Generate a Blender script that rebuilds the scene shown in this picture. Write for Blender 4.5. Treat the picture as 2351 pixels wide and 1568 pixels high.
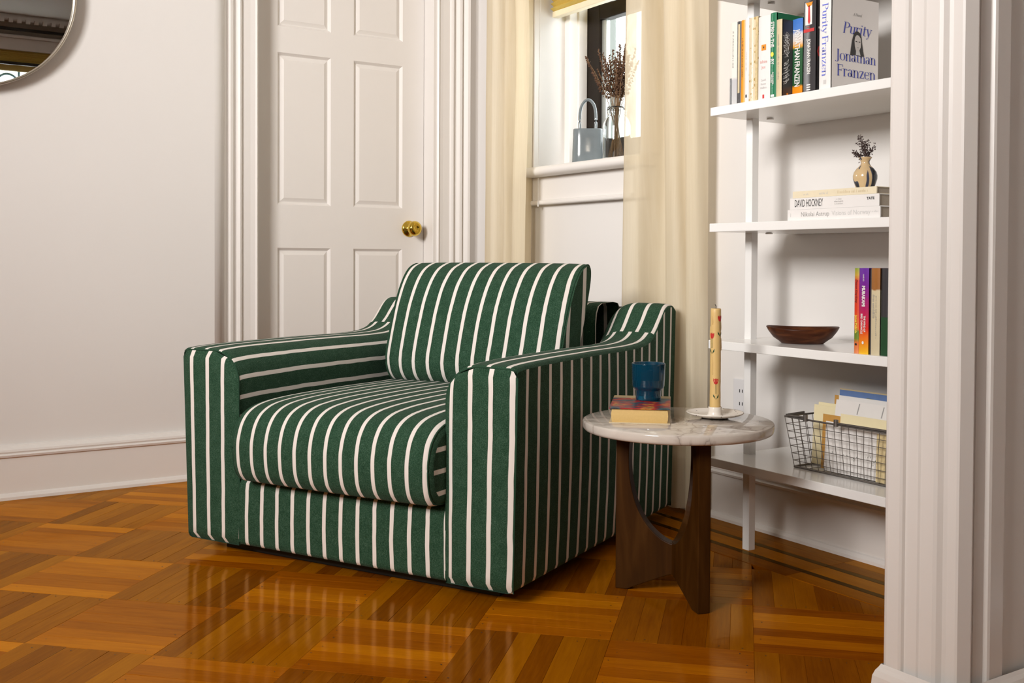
import bpy, bmesh, math, random
from mathutils import Vector, Matrix
PI = math.pi
S = bpy.context.scene
for o in list(bpy.data.objects):
    bpy.data.objects.remove(o, do_unlink=True)
COL = S.collection

# ------------------------------------------------------------------ camera
cam = bpy.data.cameras.new('camera'); cam_o = bpy.data.objects.new('camera', cam); COL.objects.link(cam_o)
FPX, PPY = 2426.5, 645.3
yaw, pit, rol = math.radians(32.687), math.radians(1.132), math.radians(.2924)
fw = Vector((math.sin(yaw)*math.cos(pit), math.cos(yaw)*math.cos(pit), -math.sin(pit)))
rt = Vector((math.cos(yaw), -math.sin(yaw), 0)); up = rt.cross(fw)
rt, up = math.cos(rol)*rt + math.sin(rol)*up, math.cos(rol)*up - math.sin(rol)*rt
EYE = Vector((0, 0, .82))
cam_o.matrix_world = Matrix(((rt.x, up.x, -fw.x, EYE.x), (rt.y, up.y, -fw.y, EYE.y), (rt.z, up.z, -fw.z, EYE.z), (0, 0, 0, 1)))
cam.sensor_width = 36; cam.sensor_fit = 'HORIZONTAL'; cam.lens = FPX/2351*36
cam.shift_y = -(784-PPY)/2351
cam.clip_start = .05
S.camera = cam_o

# ------------------------------------------------------------------ light and exposure
S.view_settings.view_transform = 'Standard'; S.view_settings.look = 'None'
S.view_settings.gamma = 1; S.view_settings.use_curve_mapping = False
S.view_settings.exposure = 0.02
W = bpy.data.worlds.new('overcast_sky'); S.world = W; W.use_nodes = True
W.node_tree.nodes['Background'].inputs[0].default_value = (.97, .985, 1, 1)
W.node_tree.nodes['Background'].inputs[1].default_value = 6.0

def area(name, loc, target, sx, sy, power, color, spread=180):
    l = bpy.data.lights.new(name, 'AREA'); l.shape = 'RECTANGLE'; l.size = sx; l.size_y = sy
    l.energy = power; l.color = color; l.spread = math.radians(spread)
    o = bpy.data.objects.new(name, l); COL.objects.link(o); o.location = loc
    o.rotation_euler = (Vector(target)-Vector(loc)).to_track_quat('-Z', 'Y').to_euler()
    return o
area('left_softbox', (-2.1, .75, 2.25), (1.97, 3.06, 1.80), 1.1, 1.1, 60, (1, .972, .948), 84)
area('rear_fill', (-1.5, -2.0, 2.6), (-1.2, -1.5, 0), .5, .5, 22, (1, .86, .7))  # added fill to brighten the rear room; no such lamp is known there

# ------------------------------------------------------------------ helpers
def link(o, parent=None):
    COL.objects.link(o)
    if parent: o.parent = parent
    return o
def empty(name, loc=(0, 0, 0), rz=0, parent=None):
    o = bpy.data.objects.new(name, None); o.empty_display_size = .1
    o.location = loc; o.rotation_euler = (0, 0, rz)
    return link(o, parent)
def tag(o, label, cat, group=None):
    o['label'] = label; o['category'] = cat
    if group: o['group'] = group
    return o
def struct(o):
    o['kind'] = 'structure'; return o

class MB:
    """collects faces with uv; one mesh object"""
    def __init__(s): s.v = []; s.f = []; s.uv = []; s.sm = []; s.mi = []
    def grid(s, G, uvf=None, smooth=True, mi=0, flip=False):
        n0 = len(s.v); nj = len(G[0])
        for row in G: s.v += [tuple(p) for p in row]
        for i in range(len(G)-1):
            for j in range(nj-1):
                idx = [(i, j), (i, j+1), (i+1, j+1), (i+1, j)]
                if flip: idx = idx[::-1]
                s.f.append([n0+a*nj+b for a, b in idx])
                s.uv.append([uvf(a, b) if uvf else (0, 0) for a, b in idx]); s.sm.append(smooth); s.mi.append(mi)
    def poly(s, pts, uvs=None, smooth=False, mi=0):
        n0 = len(s.v); s.v += [tuple(p) for p in pts]; s.f.append(list(range(n0, n0+len(pts))))
        s.uv.append(uvs or [(p[0], p[1]) for p in pts]); s.sm.append(smooth); s.mi.append(mi)
    def box(s, a, b, mi=0, uv='auto'):
        (x0, y0, z0), (x1, y1, z1) = a, b
        c = [(x0,y0,z0),(x1,y0,z0),(x1,y1,z0),(x0,y1,z0),(x0,y0,z1),(x1,y0,z1),(x1,y1,z1),(x0,y1,z1)]
        for q in ((0,3,2,1),(4,5,6,7),(0,1,5,4),(1,2,6,5),(2,3,7,6),(3,0,4,7)):
            s.poly([c[k] for k in q], mi=mi)
    def tube(s, pts, r, n=6, mi=0, caps=True):
        pts = [Vector(p) for p in pts]; G = []
        ref = Vector((0, 0, 1)) if abs((pts[-1]-pts[0]).normalized().z) < .9 else Vector((1, 0, 0))
        for i, p in enumerate(pts):
            d = (pts[min(i+1, len(pts)-1)]-pts[max(i-1, 0)]).normalized()
            a = d.cross(ref).normalized(); b = d.cross(a)
            rr = r[i] if isinstance(r, (list, tuple)) else r
            G.append([p+a*rr*math.cos(2*PI*k/n)+b*rr*math.sin(2*PI*k/n) for k in range(n+1)])
        s.grid(G, mi=mi)
        if caps:
            s.poly(G[0][:-1], mi=mi); s.poly(G[-1][:-1][::-1], mi=mi)
    def lathe(s, prof, n=32, c=(0, 0, 0), axis='Z', mi=0, uvf=None):
        G = []
        for r, z in prof:
            row = []
            for k in range(n+1):
                a = 2*PI*k/n; x, y = r*math.cos(a), r*math.sin(a)
                if axis == 'Z': row.append((c[0]+x, c[1]+y, c[2]+z))
                else: row.append((c[0]+x, c[1]-z, c[2]+y))
            G.append(row)
        s.grid(G, mi=mi, uvf=uvf)
    def build(s, name, mats, parent=None, loc=None, weld=True):
        me = bpy.data.meshes.new(name); me.from_pydata(s.v, [], s.f)
        ul = me.uv_layers.new(name='UVMap')
        k = 0
        for fi, f in enumerate(s.f):
            for q in range(len(f)):
                ul.data[k].uv = s.uv[fi][q]; k += 1
        me.polygons.foreach_set('use_smooth', s.sm)
        me.polygons.foreach_set('material_index', s.mi)
        for m in (mats if isinstance(mats, (list, tuple)) else [mats]): me.materials.append(m)
        me.update()
        o = bpy.data.objects.new(name, me); link(o, parent)
        if loc: o.location = loc
        return o

def bbox(name, a, b, mat, parent=None, bev=.003, seg=2, loc=None):
    bm = bmesh.new()
    r = bmesh.ops.create_cube(bm, size=1)
    for v in bm.verts:
        v.co = Vector([a[i] + (v.co[i]+.5)*(b[i]-a[i]) for i in range(3)])
    if bev > 0:
        bmesh.ops.bevel(bm, geom=bm.edges[:], offset=bev, segments=seg, affect='EDGES', profile=.5)
    me = bpy.data.meshes.new(name); bm.to_mesh(me); bm.free(); me.materials.append(mat)
    o = bpy.data.objects.new(name, me); link(o, parent)
    if loc: o.location = loc
    return o
def prism(name, poly, z0, z1, mat, parent=None, axis='Z', bev=0, smooth=False):
    """extrude a 2-D outline: axis Z -> (x,y); axis X -> (y,z) ; axis Y -> (x,z)"""
    def P(p, h):
        return (p[0], p[1], h) if axis == 'Z' else ((h, p[0], p[1]) if axis == 'X' else (p[0], h, p[1]))
    bm = bmesh.new()
    lo = [bm.verts.new(P(p, z0)) for p in poly]; hi = [bm.verts.new(P(p, z1)) for p in poly]
    bm.faces.new(lo[::-1]); bm.faces.new(hi)
    n = len(poly)
    for i in range(n):
        f = bm.faces.new((lo[i], lo[(i+1) % n], hi[(i+1) % n], hi[i])); f.smooth = smooth
    bmesh.ops.recalc_face_normals(bm, faces=bm.faces[:])
    if bev:
        es = [e for e in bm.edges if len(e.link_faces) == 2 and e.calc_face_angle() > .6]
        bmesh.ops.bevel(bm, geom=es, offset=bev, segments=2, affect='EDGES', profile=.5)
    me = bpy.data.meshes.new(name); bm.to_mesh(me); bm.free(); me.materials.append(mat)
    o = bpy.data.objects.new(name, me); return link(o, parent)
def catmull(P, n=6, closed=False):
    out = []; N = len(P)
    rng = range(N) if closed else range(N-1)
    for i in rng:
        g = lambda k: Vector(P[k % N]) if closed else Vector(P[max(0, min(N-1, k))])
        a, b, c, d = g(i-1), g(i), g(i+1), g(i+2)
        for k in range(n):
            t = k/n
            out.append(.5*((2*b)+(c-a)*t+(2*a-5*b+4*c-d)*t*t+(3*b-a-3*c+d)*t**3))
    if not closed: out.append(Vector(P[-1]))
    return out
def lerp1(tab, x):
    for (a, b), (c, d) in zip(tab, tab[1:]):
        if x <= c: return b+(d-b)*max(0, (x-a))/(c-a)
    return tab[-1][1]

# ------------------------------------------------------------------ materials
M = {}
def nodes(m): return m.node_tree.nodes, m.node_tree.links
def mat(name, col, rough=.5, var=.04, scale=30, bump=0, bscale=200, spec=.5, metal=0, trans=0, ior=1.45, coat=0, sheen=0, alpha=1, sss=0):
    m = bpy.data.materials.new(name); m.use_nodes = True; N, L = nodes(m)
    p = N['Principled BSDF']
    p.inputs['Roughness'].default_value = rough; p.inputs['Metallic'].default_value = metal
    p.inputs['Specular IOR Level'].default_value = spec; p.inputs['Transmission Weight'].default_value = trans
    p.inputs['IOR'].default_value = ior; p.inputs['Coat Weight'].default_value = coat
    p.inputs['Sheen Weight'].default_value = sheen; p.inputs['Alpha'].default_value = alpha
    if sss: p.inputs['Subsurface Weight'].default_value = sss; p.inputs['Subsurface Radius'].default_value = (.01, .006, .003)
    tc = N.new('ShaderNodeTexCoord'); nz = N.new('ShaderNodeTexNoise'); nz.inputs['Scale'].default_value = scale; nz.inputs['Detail'].default_value = 3
    L.new(tc.outputs['Object'], nz.inputs['Vector'])
    mx = N.new('ShaderNodeMix'); mx.data_type = 'RGBA'
    mx.inputs[6].default_value = tuple(max(0, c*(1-var)) for c in col)+(1,); mx.inputs[7].default_value = tuple(min(1, c*(1+var)) for c in col)+(1,)
    L.new(nz.outputs['Fac'], mx.inputs[0]); L.new(mx.outputs[2], p.inputs['Base Color'])
    if bump:
        n2 = N.new('ShaderNodeTexNoise'); n2.inputs['Scale'].default_value = bscale; n2.inputs['Detail'].default_value = 4
        L.new(tc.outputs['Object'], n2.inputs['Vector'])
        b = N.new('ShaderNodeBump'); b.inputs['Strength'].default_value = bump; b.inputs['Distance'].default_value = .002
        L.new(n2.outputs['Fac'], b.inputs['Height']); L.new(b.outputs['Normal'], p.inputs['Normal'])
    M[name] = m; return m
def math_node(N, L, op, a, b=None, clamp=False):
    n = N.new('ShaderNodeMath'); n.operation = op; n.use_clamp = clamp
    for i, x in enumerate((a, b)):
        if x is None: continue
        if isinstance(x, (int, float)): n.inputs[i].default_value = x
        else: L.new(x, n.inputs[i])
    return n.outputs[0]
def ramp(N, L, fac, stops, interp='LINEAR'):
    r = N.new('ShaderNodeValToRGB'); r.color_ramp.interpolation = interp
    while len(r.color_ramp.elements) < len(stops): r.color_ramp.elements.new(.5)
    for e, (p, c) in zip(r.color_ramp.elements, stops): e.position = p; e.color = tuple(c)+(1,)
    L.new(fac, r.inputs[0]); return r.outputs[0]

mat('wall_paint', (.775, .748, .722), .55, .015, 3, .08, 60, .3)
mat('trim_paint', (.80, .765, .73), .32, .015, 8, .10, 35, .45)
mat('bounce_cut_paint', (.40, .34, .28), .7, .03, 3, .1, 40, .3)  # darkened to cut light bounced off the far and rear walls
mat('ceiling_paint', (.80, .78, .74), .8, .02, 4, .2, 8)
mat('shelf_white', (.86, .85, .83), .16, .01, 6, 0, 100, .5)
mat('brass', (.72, .50, .08), .13, .05, 20, .02, 40, .5, 1)
mat('steel_frame', (.55, .50, .42), .3, .05, 30, 0, 1, .5, 1)
mat('black_sash', (.016, .011, .008), .45, .2, 30, .1, 120, .18)
mat('grey_metal', (.45, .47, .46), .4, .05, 30, 0, 1, .5, .6)
mat('black_base', (.006, .006, .006), .6)
mat('white_print', (.84, .82, .79), .5, .01)
mat('cream', (.80, .71, .52), .5, .04, 60)
mat('white_cover', (.82, .80, .78), .35, .012)
mat('purity_cover', (.78, .74, .71), .4, .02)
mat('page_edge', (.42, .36, .29), .7, .12, 300, .2, 500)
mat('blue_ink', (.05, .07, .42), .5); mat('pale_blue_ink', (.16, .20, .70), .5)
mat('black_ink', (.02, .02, .02), .5); mat('grey_ink', (.35, .34, .33), .5); mat('light_ink', (.60, .59, .58), .5)
mat('pink_ink', (.85, .45, .42), .5); mat('red_ink', (.60, .05, .05), .5); mat('orange_ink', (.85, .30, .03), .5)
mat('green_cover', (.012, .17, .075), .4, .05); mat('charcoal_cover', (.045, .042, .045), .35, .1)
mat('orange_cover', (.87, .33, .02), .4, .05); mat('yellow_ink', (.9, .75, .1), .5)
mat('blue_cover', (.08, .22, .62), .4); mat('brown_cover', (.35, .13, .03), .4, .15, 40); mat('sand_cover', (.66, .55, .35), .45, .08, 60)
mat('pale_gold', (.66, .53, .29), .5, .35, 120)
mat('skin_print', (.62, .58, .55), .5, .1, 80); mat('hair_print', (.03, .027, .027), .5)
mat('envelope_white', (.80, .77, .74), .6, .02, 60); mat('envelope_cream', (.84, .74, .47), .6, .03, 60)
mat('envelope_kraft', (.55, .29, .07), .6, .05, 80); mat('postcard_blue', (.16, .26, .52), .45, .1, 40); mat('postcard_green', (.28, .30, .09), .45, .15, 60)
mat('plastic_sleeve', (.52, .50, .48), .2, .02)
mat('wire_metal', (.20, .18, .165), .4, .15, 90, .1, 200, .5, .7)
mat('candle_wax', (.70, .48, .19), .42, .05, 60, .08, 60, .5, sss=.15)
mat('tulip_red', (.52, .025, .02), .5); mat('leaf_green', (.012, .06, .02), .5)
mat('glaze_white', (.80, .74, .66), .2, .03, 60)
mat('glaze_bag', (.185, .212, .222), .12, .25, 14, .05, 30)
mat('dried_brown', (.125, .062, .033), .8, .3, 150); mat('dried_stem', (.25, .15, .07), .8, .25, 120); mat('sprig_dark', (.06, .035, .03), .7, .3, 90)
mat('clear_glass', (.96, .98, .97), .02, 0, 1, 0, 1, .5, 0, 1, 1.45)
mat('blue_glass', (.006, .115, .21), .05, .05, 10, .03, 60, .6, 0, .72, 1.45)
mat('socket_plate', (.72, .71, .72), .35, .01)
mat('pleat_gold', (.62, .46, .12), .7, .06, 40, 0, 1, .3)
mat('building_outside', (.105, .112, .102), .9, .35, 1.2)
mat('stain_teal', (.02, .16, .17), .3); mat('stain_pane', (.85, .8, .75), .3)
mat('dark_beam', (.012, .010, .009), .5)
mat('seam_green', (.012, .05, .024), .9)
mat('nail_dark', (.03, .012, .006), .6)
mat('inlay_dark', (.022, .008, .003), .35, .2, 40, 0, 1, .12)

def make_mirror():
    m = bpy.data.materials.new('mirror_glass'); m.use_nodes = True; N, L = nodes(m); p = N['Principled BSDF']
    p.inputs['Metallic'].default_value = 1; p.inputs['Roughness'].default_value = .01
    p.inputs['Base Color'].default_value = (.86, .87, .86, 1); M['mirror_glass'] = m
make_mirror()

def make_fabric():
    m = bpy.data.materials.new('striped_fabric'); m.use_nodes = True; N, L = nodes(m); p = N['Principled BSDF']
    p.inputs['Roughness'].default_value = .92; p.inputs['Specular IOR Level'].default_value = .12
    p.inputs['Sheen Weight'].default_value = .03; p.inputs['Sheen Roughness'].default_value = .5
    uv = N.new('ShaderNodeUVMap'); sp = N.new('ShaderNodeSeparateXYZ'); L.new(uv.outputs[0], sp.inputs[0])
    tc = N.new('ShaderNodeTexCoord')
    wob = N.new('ShaderNodeTexNoise'); wob.inputs['Scale'].default_value = 9; L.new(tc.outputs['Object'], wob.inputs['Vector'])
    u = math_node(N, L, 'ADD', sp.outputs[0], math_node(N, L, 'MULTIPLY', math_node(N, L, 'SUBTRACT', wob.outputs['Fac'], .5), .10))
    t = math_node(N, L, 'SUBTRACT', math_node(N, L, 'FRACT', math_node(N, L, 'ADD', u, 100.5)), .5)
    a = math_node(N, L, 'ABSOLUTE', t)
    mr = N.new('ShaderNodeMapRange'); mr.inputs[1].default_value = .100; mr.inputs[2].default_value = .120; mr.inputs[3].default_value = 1; mr.inputs[4].default_value = 0
    L.new(a, mr.inputs[0])
    # heathered weave
    mp = N.new('ShaderNodeMapping'); mp.inputs['Scale'].default_value = (1, 1, 1); L.new(tc.outputs['Object'], mp.inputs[0])
    n1 = N.new('ShaderNodeTexNoise'); n1.inputs['Scale'].default_value = 420; n1.inputs['Detail'].default_value = 2; L.new(mp.outputs[0], n1.inputs['Vector'])
    n2 = N.new('ShaderNodeTexNoise'); n2.inputs['Scale'].default_value = 45; n2.inputs['Detail'].default_value = 4; L.new(mp.outputs[0], n2.inputs['Vector'])
    f = math_node(N, L, 'ADD', math_node(N, L, 'MULTIPLY', n1.outputs['Fac'], .78), math_node(N, L, 'MULTIPLY', n2.outputs['Fac'], .22))
    g = ramp(N, L, f, [(.32, (.011, .036, .018)), (.48, (.021, .058, .031)), (.62, (.040, .088, .054)), (.78, (.095, .15, .112))])
    mx = N.new('ShaderNodeMix'); mx.data_type = 'RGBA'; L.new(mr.outputs[0], mx.inputs[0]); L.new(g, mx.inputs[6])
    mx.inputs[7].default_value = (.75, .69, .64, 1); L.new(mx.outputs[2], p.inputs['Base Color'])
    b = N.new('ShaderNodeBump'); b.inputs['Strength'].default_value = .25; b.inputs['Distance'].default_value = .001
    L.new(n1.outputs['Fac'], b.inputs['Height']); L.new(b.outputs[0], p.inputs['Normal'])
    M['fabric'] = m
make_fabric()

def make_wood_floor(name, tint):
    m = bpy.data.materials.new(name); m.use_nodes = True; N, L = nodes(m); p = N['Principled BSDF']
    oi = N.new('ShaderNodeObjectInfo'); ge = N.new('ShaderNodeNewGeometry')
    rnd = math_node(N, L, 'FRACT', math_node(N, L, 'ADD', oi.outputs['Random'], ge.outputs['Random Per Island']))
    uv = N.new('ShaderNodeUVMap'); ad = N.new('ShaderNodeVectorMath'); ad.operation = 'ADD'
    cb = N.new('ShaderNodeCombineXYZ'); L.new(math_node(N, L, 'MULTIPLY', rnd, 37.0), cb.inputs[2]); L.new(math_node(N, L, 'MULTIPLY', rnd, 11.0), cb.inputs[0])
    L.new(uv.outputs[0], ad.inputs[0]); L.new(cb.outputs[0], ad.inputs[1])
    mp = N.new('ShaderNodeMapping'); mp.inputs['Scale'].default_value = (9, 150, 1); L.new(ad.outputs[0], mp.inputs[0])
    n1 = N.new('ShaderNodeTexNoise'); n1.inputs['Scale'].default_value = 1; n1.inputs['Detail'].default_value = 6; n1.inputs['Roughness'].default_value = .62; n1.inputs['Distortion'].default_value = .6
    L.new(mp.outputs[0], n1.inputs['Vector'])
    mp2 = N.new('ShaderNodeMapping'); mp2.inputs['Scale'].default_value = (5, 22, 1); L.new(ad.outputs[0], mp2.inputs[0])
    n2 = N.new('ShaderNodeTexNoise'); n2.inputs['Scale'].default_value = 1; n2.inputs['Detail'].default_value = 3; L.new(mp2.outputs[0], n2.inputs['Vector'])
    fac = math_node(N, L, 'ADD', math_node(N, L, 'MULTIPLY', n1.outputs['Fac'], .30), math_node(N, L, 'ADD', math_node(N, L, 'MULTIPLY', n2.outputs['Fac'], .25), math_node(N, L, 'MULTIPLY', rnd, .36)))
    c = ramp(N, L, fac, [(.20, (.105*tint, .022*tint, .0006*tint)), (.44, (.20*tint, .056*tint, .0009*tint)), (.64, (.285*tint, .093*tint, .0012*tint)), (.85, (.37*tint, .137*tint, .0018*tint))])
    # varnished oak: wood under an amber finish
    N.remove(p); out = [q for q in N if q.type == 'OUTPUT_MATERIAL'][0]
    d = N.new('ShaderNodeBsdfDiffuse'); L.new(c, d.inputs['Color'])
    gl = N.new('ShaderNodeBsdfGlossy'); gl.inputs['Color'].default_value = (1, .66, .26, 1)
    n3 = N.new('ShaderNodeTexNoise'); n3.inputs['Scale'].default_value = 14; n3.inputs['Detail'].default_value = 3
    gp = N.new('ShaderNodeNewGeometry'); L.new(gp.outputs['Position'], n3.inputs['Vector'])
    rr = N.new('ShaderNodeMapRange'); rr.inputs[3].default_value = .05; rr.inputs[4].default_value = .16; L.new(n3.outputs['Fac'], rr.inputs[0]); L.new(rr.outputs[0], gl.inputs['Roughness'])
    b = N.new('ShaderNodeBump'); b.inputs['Strength'].default_value = .05; b.inputs['Distance'].default_value = .002; L.new(n1.outputs['Fac'], b.inputs['Height'])
    b2 = N.new('ShaderNodeBump'); b2.inputs['Strength'].default_value = .12; b2.inputs['Distance'].default_value = .004; L.new(n3.outputs['Fac'], b2.inputs['Height']); L.new(b.outputs[0], b2.inputs['Normal'])
    L.new(b2.outputs[0], d.inputs['Normal']); L.new(b2.outputs[0], gl.inputs['Normal'])
    fr = N.new('ShaderNodeFresnel'); fr.inputs['IOR'].default_value = 1.38; L.new(b2.outputs[0], fr.inputs['Normal'])
    mx = N.new('ShaderNodeMixShader'); L.new(math_node(N, L, 'MULTIPLY', fr.outputs[0], .80), mx.inputs[0]); L.new(d.outputs[0], mx.inputs[1]); L.new(gl.outputs[0], mx.inputs[2])
    L.new(mx.outputs[0], out.inputs[0])
    M[name] = m
make_wood_floor('inlay', .10)
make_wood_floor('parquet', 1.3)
make_wood_floor('parquet_sheen', 2.0)  # lighter copy for one slat direction: directional sheen put into the colour

def make_wood(name, cols, scale, rough, stretch):
    m = bpy.data.materials.new(name); m.use_nodes = True; N, L = nodes(m); p = N['Principled BSDF']
    tc = N.new('ShaderNodeTexCoord'); mp = N.new('ShaderNodeMapping'); mp.inputs['Scale'].default_value = stretch; L.new(tc.outputs['Object'], mp.inputs[0])
    n = N.new('ShaderNodeTexNoise'); n.inputs['Scale'].default_value = scale; n.inputs['Detail'].default_value = 5; n.inputs['Distortion'].default_value = 1.2; L.new(mp.outputs[0], n.inputs['Vector'])
    L.new(ramp(N, L, n.outputs['Fac'], cols), p.inputs['Base Color']); p.inputs['Roughness'].default_value = rough; p.inputs['Specular IOR Level'].default_value = .12
    M[name] = m
make_wood('walnut', [(.25, (.022, .007, .0009)), (.55, (.042, .0145, .002)), (.8, (.064, .025, .0045))], 6, .42, (4, 4, .6))
make_wood('bowl_wood', [(.25, (.03, .009, .004)), (.5, (.075, .022, .008)), (.8, (.16, .055, .018))], 9, .35, (1, 4, 6))

def make_marble():
    m = bpy.data.materials.new('marble'); m.use_nodes = True; N, L = nodes(m); p = N['Principled BSDF']
    tc = N.new('ShaderNodeTexCoord')
    n = N.new('ShaderNodeTexNoise'); n.inputs['Scale'].default_value = 7; n.inputs['Detail'].default_value = 7; n.inputs['Distortion'].default_value = 1.3; L.new(tc.outputs['Object'], n.inputs['Vector'])
    a = math_node(N, L, 'ABSOLUTE', math_node(N, L, 'SUBTRACT', n.outputs['Fac'], .5))
    v = ramp(N, L, a, [(0, (.34, .29, .25)), (.012, (.50, .44, .385)), (.05, (.60, .54, .48)), (.2, (.66, .60, .535))])
    L.new(v, p.inputs['Base Color']); p.inputs['Roughness'].default_value = .06; p.inputs['Specular IOR Level'].default_value = .6
    M['marble'] = m
make_marble()

def make_curtain():
    m = bpy.data.materials.new('linen_sheer'); m.use_nodes = True; N, L = nodes(m)
    for n in list(N):
        if n.type != 'OUTPUT_MATERIAL': N.remove(n)
    out = [n for n in N if n.type == 'OUTPUT_MATERIAL'][0]
    d = N.new('ShaderNodeBsdfDiffuse'); t = N.new('ShaderNodeBsdfTranslucent'); tr = N.new('ShaderNodeBsdfTransparent')
    tc = N.new('ShaderNodeTexCoord'); w = N.new('ShaderNodeTexNoise'); w.inputs['Scale'].default_value = 1
    mp = N.new('ShaderNodeMapping'); mp.inputs['Scale'].default_value = (60, 260, 6); L.new(tc.outputs['Object'], mp.inputs[0]); L.new(mp.outputs[0], w.inputs['Vector'])
    c = ramp(N, L, w.outputs['Fac'], [(.3, (.79, .70, .53)), (.7, (.83, .745, .58))])
    L.new(c, d.inputs[0]); t.inputs[0].default_value = (.78, .62, .36, 1); tr.inputs[0].default_value = (1, .96, .86, 1)
    m1 = N.new('ShaderNodeMixShader'); m1.inputs[0].default_value = .20; L.new(d.outputs[0], m1.inputs[1]); L.new(t.outputs[0], m1.inputs[2])
    m2 = N.new('ShaderNodeMixShader'); m2.inputs[0].default_value = .20; L.new(m1.outputs[0], m2.inputs[1]); L.new(tr.outputs[0], m2.inputs[2])
    L.new(m2.outputs[0], out.inputs[0]); M['curtain'] = m
make_curtain()

def make_pane():
    m = bpy.data.materials.new('window_pane'); m.use_nodes = True; N, L = nodes(m)
    for n in list(N):
        if n.type != 'OUTPUT_MATERIAL': N.remove(n)
    out = [n for n in N if n.type == 'OUTPUT_MATERIAL'][0]
    g = N.new('ShaderNodeBsdfGlass'); g.inputs['Roughness'].default_value = .10; g.inputs['IOR'].default_value = 1.03; g.inputs[0].default_value = (.95, .97, .96, 1)
    t = N.new('ShaderNodeBsdfTransparent'); t.inputs[0].default_value = (.95, .97, .96, 1)
    tc = N.new('ShaderNodeTexCoord'); n = N.new('ShaderNodeTexNoise'); n.inputs['Scale'].default_value = 12; L.new(tc.outputs['Object'], n.inputs['Vector'])
    mx = N.new('ShaderNodeMixShader'); L.new(ramp(N, L, n.outputs['Fac'], [(.4, (.3,)*3), (.7, (.8,)*3)]), mx.inputs[0]); L.new(t.outputs[0], mx.inputs[1]); L.new(g.outputs[0], mx.inputs[2])
    L.new(mx.outputs[0], out.inputs[0]); M['pane'] = m
make_pane()

def make_gradient(name, axis, z0, z1, stops, rough=.35):
    """printed colour bands along one object axis (book spines)"""
    m = bpy.data.materials.new(name); m.use_nodes = True; N, L = nodes(m); p = N['Principled BSDF']; p.inputs['Roughness'].default_value = rough
    tc = N.new('ShaderNodeTexCoord'); sp = N.new('ShaderNodeSeparateXYZ'); L.new(tc.outputs['Object'], sp.inputs[0])
    mr = N.new('ShaderNodeMapRange'); mr.inputs[1].default_value = z0; mr.inputs[2].default_value = z1; L.new(sp.outputs[axis], mr.inputs[0])
    n = N.new('ShaderNodeTexNoise'); n.inputs['Scale'].default_value = 60; L.new(tc.outputs['Object'], n.inputs['Vector'])
    f = math_node(N, L, 'ADD', mr.outputs[0], math_node(N, L, 'MULTIPLY', math_node(N, L, 'SUBTRACT', n.outputs['Fac'], .5), .05))
    L.new(ramp(N, L, f, stops), p.inputs['Base Color']); M[name] = m
make_gradient('murakami_spine', 2, 0, .205, [(0, (.85, .50, .02)), (.13, (.85, .25, .01)), (.3, (.70, .02, .01)), (.55, (.42, .01, .12)), (.8, (.17, .01, .28)), (1, (.14, .03, .36))])
make_gradient('mcbride_spine', 2, 0, .205, [(0, (.75, .25, .10)), (.12, (.70, .16, .03)), (.17, (.16, .25, .02)), (.26, (.14, .22, .02)), (.3, (.75, .20, .02)), (.5, (.70, .05, .01)), (.85, (.65, .03, .01)), (.92, (.55, .35, .03)), (1, (.20, .35, .03))])
make_gradient('franzen_paperback', 2, 0, .2, [(0, (.85, .26, .01)), (.13, (.86, .30, .01)), (.16, (.02, .09, .03)), (.62, (.03, .12, .05)), (.66, (.85, .40, .05)), (.74, (.8, .72, .66)), (.82, (.72, .70, .72)), (.86, (.10, .25, .66)), (1, (.06, .20, .62))])
make_gradient('black_white_spine', 2, 0, .225, [(0, (.6, .6, .6)), (.3, (.55, .55, .57)), (.33, (.8, .79, .73)), (1, (.8, .78, .70))])
make_gradient('novel_cover_old', 0, -.08, .08, [(0, (.20, .12, .05)), (.2, (.03, .05, .08)), (.4, (.45, .03, .03)), (.5, (.65, .30, .05)), (.62, (.40, .02, .03)), (.8, (.03, .06, .10)), (1, (.55, .42, .20))], .3)
make_gradient('brown_cream_spine', 2, 0, .205, [(0, (.62, .54, .36)), (.74, (.64, .55, .36)), (.76, (.33, .13, .03)), (1, (.36, .14, .03))])
def make_cover_art():
    m = bpy.data.materials.new('novel_cover'); m.use_nodes = True; N, L = nodes(m); p = N['Principled BSDF']; p.inputs['Roughness'].default_value = .3
    tc = N.new('ShaderNodeTexCoord'); n = N.new('ShaderNodeTexNoise'); n.inputs['Scale'].default_value = 26; n.inputs['Detail'].default_value = 3; L.new(tc.outputs['Object'], n.inputs['Vector'])
    a = ramp(N, L, n.outputs['Fac'], [(.30, (.02, .03, .05)), (.42, (.03, .09, .12)), (.50, (.30, .015, .02)), (.57, (.45, .03, .02)), (.63, (.62, .30, .04)), (.72, (.10, .02, .06))])
    sp = N.new('ShaderNodeSeparateXYZ'); L.new(tc.outputs['Object'], sp.inputs[0])
    e = math_node(N, L, 'GREATER_THAN', sp.outputs[1], .075)
    mx = N.new('ShaderNodeMix'); mx.data_type = 'RGBA'; L.new(e, mx.inputs[0]); L.new(a, mx.inputs[6]); mx.inputs[7].default_value = (.50, .38, .20, 1); L.new(mx.outputs[2], p.inputs['Base Color']); M['novel_cover'] = m
make_cover_art()
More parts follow.
